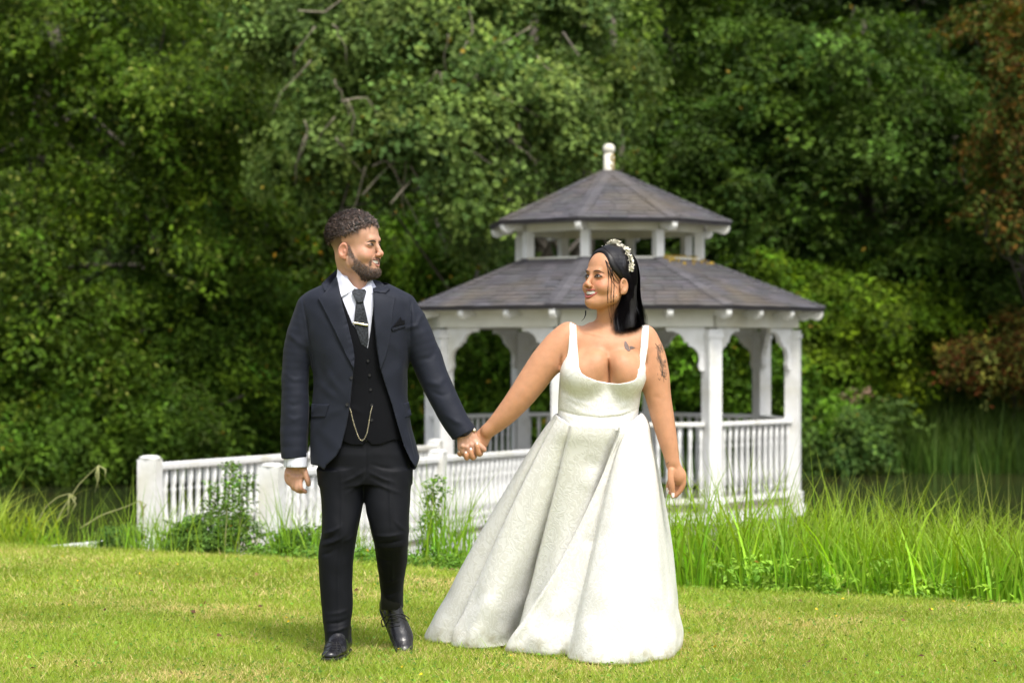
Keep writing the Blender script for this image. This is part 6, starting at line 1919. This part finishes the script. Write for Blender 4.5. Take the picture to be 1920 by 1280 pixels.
# loose wisps in front of the ear and past the chin
wl = [[(1139, 498), (1141, 520), (1140, 545), (1140, 575), (1144, 598)], [(1143, 500), (1147, 525), (1146, 560), (1146, 590), (1145, 612)], [(1146, 505), (1152, 530), (1151, 560), (1149, 590), (1146, 605)], [(1135, 488), (1142, 510), (1149, 530), (1157, 540)],
      [(1137, 490), (1146, 512), (1155, 528), (1166, 536)], [(1141, 492), (1152, 514), (1160, 526), (1169, 531)]]
for line in wl:
    ps = surf_line(bvb, line, .003, 5)
    if len(ps) > 3:
        ps = [Vector(p) for p in scrunch(np.array([tuple(p) for p in ps]), 12)]
        for off in (0, .0020):
            wtube("wisp", [p + Vector((off * math.sin(i * .5 + off * 900), -.001 * i % .002, 0)) for i, p in enumerate(ps)], np.linspace(.0010, .0003, 12).tolist(), M['hair_corf'], hairb, 4)
wtube("wisp", [WB(1098, 582, .04), WB(1098, 590, .04), WB(1095, 597, .03), WB(1090, 602, .03)], [.003, .0025, .0015, .0005], M['hair_corf'], hairb, 4)

# ---- flowered headband
hbnd = empty("headband"); hbnd.parent = bride; hbnd.location = (0, 0, 0)
arc = []
for t in np.linspace(-.55, 1.0, 40):
    a = R(90 * t)
    lp = (-.004 - .018 * abs(t), math.sin(a) * .094 * NS, .045 + math.cos(a) * .102)
    p = hb.world(*lp); loc, nrm, i_, d_ = bvh_h.find_nearest(Vector(p.tolist())); arc.append((loc + nrm * .004, nrm))
wtube("wire", [a[0] for a in arc], .0022, M['silver'], hbnd, 5)
M['petal'] = mat("ivory_porcelain_petal", (0.80, 0.76, 0.66), 0.3, spec=0.5)
M['pearl'] = mat("pearl", (0.85, 0.80, 0.70), 0.15, spec=0.6)
def flower_mesh():
    mb = MB()
    for k in range(5):
        a = 2 * math.pi * k / 5
        c_, s_ = math.cos(a), math.sin(a)
        q = lambda r_, w_, z: (r_ * c_ - w_ * s_, r_ * s_ + w_ * c_, z)
        mb.add([q(.0005, 0, .0005), q(.004, -.0026, .0018), q(.0072, -.0016, .0034), q(.0084, 0, .0040), q(.0072, .0016, .0034), q(.004, .0026, .0018), q(.0042, 0, .0008)],
               [(0, 1, 6), (1, 2, 6), (2, 3, 6), (3, 4, 6), (4, 5, 6), (5, 0, 6)])
    mb.lathe([(.0004, 0), (.0018, .0012), (.0012, .003), (.0003, .0036)], 6)
    me = mb.mesh("flower"); me.materials.append(M['petal']); return me
fme = flower_mesh()
for i in range(62):
    p, nrm = arc[int(rg.integers(0, 40))]
    t = nrm.orthogonal().normalized()
    nn = (nrm + Vector(rg.normal(0, .5, 3).tolist())).normalized()
    o = obj("flower", fme, None, hbnd)
    o.location = p + Vector(rg.normal(0, .0035, 3).tolist()) + nrm * rg.uniform(.001, .009) - base_of(hbnd)
    o.rotation_euler = nn.to_track_quat('Z', 'Y').to_euler(); sc_ = rg.uniform(.9, 1.8); o.scale = (sc_,) * 3
mb = MB()
for i in range(70):
    p, nrm = arc[int(rg.integers(0, 40))]; c = p + Vector(rg.normal(0, .004, 3).tolist()) + nrm * rg.uniform(.003, .010) - base_of(hbnd)
    mb.lathe([(.0004, -.0021), (.0017, -.0012), (.0021, 0), (.0017, .0012), (.0004, .0021)], 6, c)
o = mb.build("pearls", M['pearl'], hbnd, True); o["kind"] = "stuff"
# ear stud, nose stud
def bead(px, py, r_, m, nm):
    h_, d = ray(bvb, px, py)
    if h_ is None: return
    c = h_ - d * r_ * .5 - base_of(bride)
    MB().lathe([(.0002, -r_), (r_ * .7, -r_ * .7), (r_, 0), (r_ * .7, r_ * .7), (.0002, r_)], 8, c).build(nm, m, bride, True)
bead(1156, 554.5, .0026, M['silver'], "ear_stud"); bead(1105, 537, .0014, M['silver'], "nose_stud")

# ---- gown
gm_ = bpy.data.materials.new("ivory_floral_brocade"); gm_.use_nodes = True
N, L = gm_.node_tree.nodes, gm_.node_tree.links
b = N["Principled BSDF"]; b.inputs["Base Color"].default_value = (0.76, 0.755, 0.70, 1); b.inputs["Roughness"].default_value = 0.48
b.inputs["Specular IOR Level"].default_value = 0.4; b.inputs["Sheen Weight"].default_value = 0.0
tc = N.new("ShaderNodeTexCoord")
nd = N.new("ShaderNodeTexNoise"); nd.inputs["Scale"].default_value = 16; nd.inputs["Detail"].default_value = 2
L.new(tc.outputs["Object"], nd.inputs["Vector"])
mxv = N.new("ShaderNodeMixRGB"); mxv.blend_type = 'ADD'; mxv.inputs[0].default_value = 0.16
L.new(tc.outputs["Object"], mxv.inputs[1]); L.new(nd.outputs["Color"], mxv.inputs[2])
wv_ = N.new("ShaderNodeTexWave"); wv_.inputs["Scale"].default_value = 13; wv_.inputs["Distortion"].default_value = 9.0; wv_.inputs["Detail"].default_value = 3; wv_.inputs["Detail Scale"].default_value = 2.2
L.new(mxv.outputs[0], wv_.inputs["Vector"])
vo = N.new("ShaderNodeTexVoronoi"); vo.inputs["Scale"].default_value = 15; vo.feature = 'F1'
L.new(mxv.outputs[0], vo.inputs["Vector"])
ml = N.new("ShaderNodeMath"); ml.operation = 'MULTIPLY'; L.new(wv_.outputs["Fac"], ml.inputs[0]); L.new(vo.outputs["Distance"], ml.inputs[1])
rp = N.new("ShaderNodeValToRGB"); rp.color_ramp.elements[0].position = .12; rp.color_ramp.elements[1].position = .34; L.new(ml.outputs[0], rp.inputs[0])
bp = N.new("ShaderNodeBump"); bp.inputs["Strength"].default_value = 0.26; bp.inputs["Distance"].default_value = 0.0024
L.new(rp.outputs[0], bp.inputs["Height"])
n3 = N.new("ShaderNodeTexNoise"); n3.inputs["Scale"].default_value = 14; n3.inputs["Detail"].default_value = 3; L.new(tc.outputs["Object"], n3.inputs["Vector"])
bp2_ = N.new("ShaderNodeBump"); bp2_.inputs["Strength"].default_value = 0.06; bp2_.inputs["Distance"].default_value = 0.01
L.new(n3.outputs["Fac"], bp2_.inputs["Height"]); L.new(bp2_.outputs[0], bp.inputs["Normal"])
L.new(bp.outputs[0], b.inputs["Normal"])
mr = N.new("ShaderNodeMapRange"); mr.inputs[3].default_value = .34; mr.inputs[4].default_value = .52; L.new(rp.outputs[0], mr.inputs[0]); L.new(mr.outputs[0], b.inputs["Roughness"])
cm_ = N.new("ShaderNodeMixRGB"); L.new(rp.outputs[0], cm_.inputs[0]); cm_.inputs[1].default_value = (0.77, 0.765, 0.745, 1); cm_.inputs[2].default_value = (0.705, 0.695, 0.66, 1)
# grass stains and dust close to the hem
sx = N.new("ShaderNodeSeparateXYZ"); L.new(tc.outputs["Object"], sx.inputs[0])
mh = N.new("ShaderNodeMapRange"); mh.inputs[1].default_value = 0.0; mh.inputs[2].default_value = 0.10; mh.inputs[3].default_value = 1; mh.inputs[4].default_value = 0; L.new(sx.outputs[2], mh.inputs[0])
ns = N.new("ShaderNodeTexNoise"); ns.inputs["Scale"].default_value = 22; ns.inputs["Detail"].default_value = 5; L.new(tc.outputs["Object"], ns.inputs["Vector"])
rs = N.new("ShaderNodeValToRGB"); rs.color_ramp.elements[0].position = .46; rs.color_ramp.elements[1].position = .68; L.new(ns.outputs["Fac"], rs.inputs[0])
mm = N.new("ShaderNodeMath"); mm.operation = 'MULTIPLY'; L.new(mh.outputs[0], mm.inputs[0]); L.new(rs.outputs[0], mm.inputs[1])
cd = N.new("ShaderNodeMixRGB"); L.new(mm.outputs[0], cd.inputs[0]); L.new(cm_.outputs[0], cd.inputs[1]); cd.inputs[2].default_value = (0.38, 0.33, 0.20, 1)
L.new(cd.outputs[0], b.inputs["Base Color"])
M['gown'] = gm_

NECK = [(1040, 560), (1083, 600), (1083, 640), (1085.5, 688), (1090, 699), (1100, 706), (1118, 713), (1140, 717.5), (1160, 719), (1178, 716), (1190, 712), (1197, 703), (1201, 680), (1203, 640), (1203, 600), (1240, 560)]
bg_ = Grid(axis([(WB(1030, 0)[0], WB(1225, 0)[0], .0030)]), axis([(8.70, 9.08, .0034)]), axis([(WB(0, 806)[2], WB(0, 630)[2], .0030)]))
bg_.rows(RW([(640, 1064, 1213, .0, .094), (670, 1060, 1211, 0, .104), (700, 1050, 1208, 0, .106), (740, 1047, 1202, 0, .104), (770, 1046, 1197, 0, .102), (797, 1044, 1196, 0, .104), (815, 1044, 1196, 0, .105)], D0), 0)
bg_.ell(BL, (.0985, .0825, .088), .03); bg_.ell(BR, (.079, .0825, .086), .03)
bg_.polycut(NECK, 8.5, 9.02, 8.80, .002)
bg_.polycut([(1000, 500), (1066, 500), (1069, 598), (1066, 630), (1058, 668), (1046, 695), (1030, 705), (1000, 705)], 8.5, 9.2, 8.90, .003)
bg_.polycut([(1222, 500), (1219, 600), (1217, 630), (1213, 670), (1209, 700), (1212, 712), (1250, 712), (1250, 500)], 8.5, 9.2, 8.90, .003)
bg_.cutplane(WB(0, 655), (0, .0, 1), 0, lo=(-9, 8.98, 1), hi=(9, 9.3, 2))
for a, c, am in [((1050, 740), (1110, 760), .002), ((1048, 770), (1120, 782), -.003), ((1120, 778), (1192, 768), .0025), ((1060, 752), (1090, 770), .002), ((1190, 745), (1150, 770), .002)]:
    bg_.fold([WB(a[0], a[1], -.09), WB((a[0] + c[0]) / 2, (a[1] + c[1]) / 2 + 3, -.09), WB(c[0], c[1], -.09)], am, .008, True)
bg_.fold([WB(1046, 768, -.05), WB(1085, 779, -.05), WB(1125, 783, -.05), WB(1165, 779, -.05), WB(1196, 766, -.05)], -.0035, .0045, True)
Vb, Fb = bg_.surface(); Vb = relax(Vb, Fb, 1, .5)
bodice = solid("bodice", Vb, Fb, M['gown'], bride); bvd = bvh_of(Vb, Fb)
patch("strap", [(1068, 590), (1080, 590), (1081, 625), (1083, 655), (1086, 692), (1078, 696), (1062, 680), (1066, 650), (1068, 625)], bvb, M['gown'], bodice, off=.001, thick=.003, clip=True)
patch("strap", [(1205, 600), (1217, 602), (1215, 650), (1210, 680), (1207, 705), (1194, 705), (1198, 680), (1201, 650)], bvb, M['gown'], bodice, off=.001, thick=.003, clip=True)

# skirt: hem and waist control points, one row each: hem px, hem distance, waist px, waist distance, waist row, easing
SK = [
 (795, 9.33, 1042, 8.96, 776, .90), (812, 9.25, 1042.5, 8.94, 776, .90), (838, 9.22, 1043.5, 8.92, 777, .92), (868, 9.27, 1044.5, 8.905, 778, .95), (884, 9.35, 1045.5, 8.90, 779, 1.0),
 (848, 9.18, 1046.5, 8.89, 780, .95), (843, 9.12, 1048, 8.882, 781, .95), (872, 9.07, 1052, 8.868, 784, .98), (905, 9.06, 1057, 8.855, 787, 1.0), (938, 9.12, 1063, 8.846, 792, 1.05), (962, 9.22, 1067, 8.852, 795, 1.1),
 (966, 9.12, 1073, 8.832, 796, 1.05), (985, 9.06, 1095, 8.826, 797, 1.0), (1000, 9.03, 1120, 8.822, 799, 1.0), (1022, 9.05, 1142, 8.824, 799, 1.0), (1034, 9.16, 1158, 8.842, 799, 1.0),
 (956, 9.03, 1160, 8.822, 799, 1.28), (948, 8.96, 1161.5, 8.814, 799, 1.28), (968, 8.92, 1164, 8.820, 798, 1.2), (1005, 8.87, 1168, 8.824, 796, 1.08), (1040, 8.855, 1172, 8.828, 795, .95), (1062, 8.862, 1175, 8.832, 793, .88),
 (1068, 8.79, 1177, 8.834, 792, .84), (1078, 8.70, 1180, 8.840, 790, .78), (1120, 8.62, 1184, 8.848, 788, .70), (1170, 8.60, 1188, 8.860, 785, .64), (1215, 8.64, 1192, 8.874, 781, .60), (1250, 8.72, 1196, 8.892, 778, .58),
 (1266, 8.83, 1198, 8.912, 776, .56), (1270, 8.97, 1199, 8.93, 775, .56), (1279, 9.13, 1199, 8.955, 775, .60), (1272, 9.30, 1196, 8.985, 776, .65),
 (1225, 9.50, 1180, 9.02, 778, .8), (1150, 9.62, 1150, 9.035, 779, .9), (1060, 9.70, 1110, 9.035, 779, .9), (960, 9.72, 1075, 9.02, 778, .9), (870, 9.62, 1052, 8.995, 777, .9), (815, 9.47, 1044, 8.975, 776, .9)]
ctl = []
for hx_, hd_2, wx_, wd_, wy_, p_ in SK:
    h_ = P(hx_, 0, hd_2); w_ = P(wx_, wy_, wd_)
    ctl.append((h_.x, hd_2, w_.x, w_.y, w_.z, p_))
ctl = np.array(ctl)
SEG = 11
n = len(ctl); rows_ = []
for i in range(n):
    p0, p1, p2, p3 = ctl[i - 1], ctl[i], ctl[(i + 1) % n], ctl[(i + 2) % n]
    for t in np.arange(SEG) / SEG:
        rows_.append(.5 * ((2 * p1) + (p2 - p0) * t + (2 * p0 - 5 * p1 + 4 * p2 - p3) * t * t + (3 * p1 - p0 - 3 * p2 + p3) * t ** 3))
rows_ = np.array(rows_); nc = len(rows_)
NT = 130
ts = np.linspace(0, 1, NT)
cx_, cy_ = rows_[:, 0].mean(), rows_[:, 1].mean()
Vk = np.zeros((NT, nc, 3))
ang = np.arange(nc) / nc * 2 * np.pi
for j, t in enumerate(ts):
    e = t ** rows_[:, 5]
    x = rows_[:, 2] * (1 - e) + rows_[:, 0] * e
    y = rows_[:, 3] * (1 - e) + rows_[:, 1] * e
    z = rows_[:, 4] * (1 - t) + 0.012 * t
    # rounded, slightly blown out hem and soft horizontal dents
    s_ = np.clip((t - .95) / .05, 0, 1)
    inx, iny = cx_ - x, cy_ - y; il = np.sqrt(inx ** 2 + iny ** 2) + 1e-6
    push = -.005 * math.exp(-((t - .92) / .06) ** 2) + .010 * s_ ** 3
    push = push - .010 * math.exp(-((t - .04) / .05) ** 2) 
    wob = .010 * t * np.sin(ang * 9 + 5 * t + 1.0) + .005 * t * np.sin(ang * 19 - 6 * t)
    dent = .006 * np.exp(-((t - .93) / .04) ** 2) * np.sin(ang * 17 + 2) + .006 * np.exp(-((t - .80) / .05) ** 2) * np.sin(ang * 13 + 1)
    k_ = (push + wob + dent) / il
    Vk[j, :, 0] = x + inx * k_; Vk[j, :, 1] = y + iny * k_; Vk[j, :, 2] = z
# soft dents and dimples pressed into the brocade
rgk = np.random.default_rng(3)
for (px, py, r_, am) in [(1110, 870, 18, .012), (1100, 905, 14, -.006), (1130, 1000, 25, .010), (1190, 1010, 22, .014), (1215, 1000, 12, -.008), (1105, 1015, 14, .010), (1170, 940, 20, -.008), (1060, 1170, 22, .012), (1095, 1180, 18, -.010),
                          (1150, 1200, 26, .010), (1210, 1190, 24, .012), (1180, 1150, 24, -.008), (1240, 1150, 16, .010), (1000, 1195, 16, -.008), (880, 1170, 22, .008), (920, 1140, 22, -.006), (1230, 1080, 18, .007), (1130, 1110, 30, -.008)]:
    X_ = Vk[..., 0] / Vk[..., 1] * FPX + 960; Y_ = HY - (Vk[..., 2] - CH) / Vk[..., 1] * FPX
    w_ = np.exp(-(((X_ - px) / r_) ** 2 + ((Y_ - py) / (r_ * .8)) ** 2)) * (Vk[..., 1] < 9.25)
    Vk[..., 1] += am * .55 * w_
Vk = Vk.reshape(-1, 3)
I = np.arange(NT * nc).reshape(NT, nc)
F = np.stack([I[:-1], np.roll(I[:-1], -1, 1), np.roll(I[1:], -1, 1), I[1:]], -1).reshape(-1, 4)
skirt = solid("skirt", Vk, F, M['gown'], bride)
sdm = skirt.modifiers.new("cloth", 'SOLIDIFY'); sdm.thickness = 0.003; sdm.offset = -1

# ---- tattoos
M['ink'] = mat("faded_tattoo_ink", (0.13, 0.085, 0.075), 0.5)
M['inkd'] = mat("dark_tattoo_ink", (0.065, 0.045, 0.035), 0.5)
tat = empty("tattoo"); tat.parent = bride
patch("butterfly_wing", [(1171, 639), (1174, 639.5), (1178.5, 648), (1180, 653), (1177, 655), (1172, 654), (1170.5, 648)], bvb, M['ink'], tat, off=.0001, thick=.0004, step=1.5, smooth_it=0, skirt=.002)
patch("butterfly_wing", [(1180, 649), (1185, 648.5), (1191.5, 652), (1187, 654), (1182, 655)], bvb, M['ink'], tat, off=.0001, thick=.0004, step=1.5, smooth_it=0, skirt=.002)
patch("butterfly_wing", [(1174, 655), (1179, 653), (1183, 655), (1181, 658), (1178, 658.5), (1175.5, 657)], bvb, M['ink'], tat, off=.0001, thick=.0004, step=1.5, smooth_it=0, skirt=.002)
rt_ = np.random.default_rng(2)
def ink(line, r_=.0011):
    ps = surf_line(bvb, line, .0000, 1.2)
    if len(ps) > 2: wtube("tattoo_line", ps, r_, M['inkd'], tat, 4)
for (cx0, cy0, rr, npet) in [(1238, 654, 9, 8), (1236, 671, 5, 5), (1243, 681, 7.5, 7), (1244, 700, 7, 8)]:
    for k in range(npet):
        a = 2 * math.pi * k / npet + cx0 + rt_.normal(0, .15); q_ = rr * rt_.uniform(.8, 1.2)
        c_, s_ = math.cos(a), math.sin(a)
        ink([(cx0 + 1.5 * c_, cy0 + 1.5 * s_), (cx0 + q_ * .55 * c_ - 2 * s_, cy0 + q_ * .7 * s_ + 2 * c_), (cx0 + q_ * .95 * c_, cy0 + q_ * 1.15 * s_), (cx0 + q_ * .55 * c_ + 2 * s_, cy0 + q_ * .7 * s_ - 2 * c_), (cx0 + 1.5 * c_, cy0 + 1.5 * s_)], .0009)
for k in range(15):
    y = 646 + k * 4.4; x = 1230 + k * .95 + 1.5 * math.sin(k)
    L_ = rt_.uniform(3.5, 6.5)
    ink([(x + 5, y + 3.5), (x + 1, y + 1.5), (x + 4 - L_, y - 2.5)], rt_.uniform(.0010, .0018))
ink([(1240, 645), (1238, 662), (1241, 680), (1242, 698), (1245, 716)], .0009)
for k in range(16):
    x = 1237 + rt_.uniform(-4, 9); y = 648 + rt_.uniform(0, 62); ink([(x, y), (x + rt_.normal(0, 2), y + 4)], .0008)
ink([(1247.5, 866.5), (1250, 869), (1252, 868), (1254, 865.5)], .0014); ink([(1249, 868), (1251.5, 870.5)], .0014)
# ------------------------------------------------------------------ mown lawn
rg = np.random.default_rng(55)
def lawn(n, y0, y1, hm, wm, seed):
    r = np.random.default_rng(seed)
    Y = np.sqrt(r.uniform(y0 * y0, y1 * y1, n)); X = r.uniform(-1, 1, n) * (Y * 0.2286 * 1.25 + .25)
    k = Y < edge_d(X) + 0.12 + .12 * fbm2(X, Y, 7, 8)
    X, Y = X[k], Y[k]; n = len(X)
    Z = ground_z(X, Y) - .004
    patch_ = fbm2(X * .8, Y * 1.6, 2.2, 31, 4) * .55 + fbm2(X, Y, 7.5, 32, 3) * .35
    dry = sstep(-.20, .50, patch_) * .84 + .21
    isd = r.random(n) < dry * .8
    h = hm * np.exp(r.normal(0, .32, n)) * (1 - .3 * isd); a = r.uniform(0, 6.283, n); ln = r.uniform(.25, 1.2, n) * (1 + .5 * isd)
    B0 = np.stack([X, Y, Z], 1)
    T = B0 + np.stack([np.cos(a) * ln * h, np.sin(a) * ln * h, h], 1)
    fa = r.uniform(0, 3.1416, n); w_ = wm * r.uniform(.7, 1.4, n)
    S = np.stack([np.cos(fa) * w_, np.sin(fa) * w_, 0 * fa], 1)
    V = np.stack([B0 - S / 2, B0 + S / 2, T], 1).reshape(-1, 3)
    g_ = np.array([0.270, 0.378, 0.056]) * np.exp(r.normal(0, .22, (n, 1))) * (1 + .25 * fbm2(X, Y, 3.7, 40, 3))[:, None]
    s_ = np.array([0.64, 0.54, 0.250]) * np.exp(r.normal(0, .20, (n, 1)))
    c = np.where(isd[:, None], s_, g_); c[:, 0] += .035 * r.random(n)
    return V, np.repeat(np.clip(c, .004, .9), 3, 0)
V1, c1 = lawn(400000, 7.6, 11.0, .024, .0042, 1)
V2, c2 = lawn(230000, 11.0, 15.0, .028, .0065, 2)
V = np.concatenate([V1, V2]); c = np.concatenate([c1, c2])
o = obj("lawn_grass", mesh_np("lawn_grass", V, np.arange(len(V)).reshape(-1, 3), False, col=c), M['blade'])
tag(o, "short mown lawn with straw coloured dry patches", "grass", kind="stuff")
# clover leaves, buttercups and fallen leaves
def litter(name, label, n, r0, base, h, seed, m, cat, spots=None):
    r = np.random.default_rng(seed); Y = r.uniform(8.0, 13.0, n); X = r.uniform(-1, 1, n) * Y * .235
    C = np.stack([X, Y, ground_z(X, Y) + h], 1); D = unit(np.stack([r.normal(0, 1, n), r.normal(0, 1, n), r.normal(0, .25, n)], 1)); Nn = unit(np.stack([r.normal(0, .4, n), r.normal(-.4, .4, n), np.ones(n)], 1))
    col = np.array(base)[None] * np.exp(r.normal(0, .3, (n, 1)))
    o = obj(name, leaves_mesh(name, C, D, Nn, r.uniform(.6, 1.4, n) * r0, col, .9), m); tag(o, label, cat, kind="stuff")
litter("clover_leaves", "small clover and daisy leaves scattered through the lawn", 9000, .014, (.10, .21, .025), .014, 3, M['leaf'], "clover")
litter("buttercups", "tiny yellow buttercup heads dotted over the lawn", 60, .014, (.75, .50, .02), .035, 4, M['leaf'], "flowers")
litter("fallen_leaves", "a few small brown fallen leaves lying in the lawn", 70, .022, (.13, .07, .035), .022, 6, M['leaf'], "leaves")
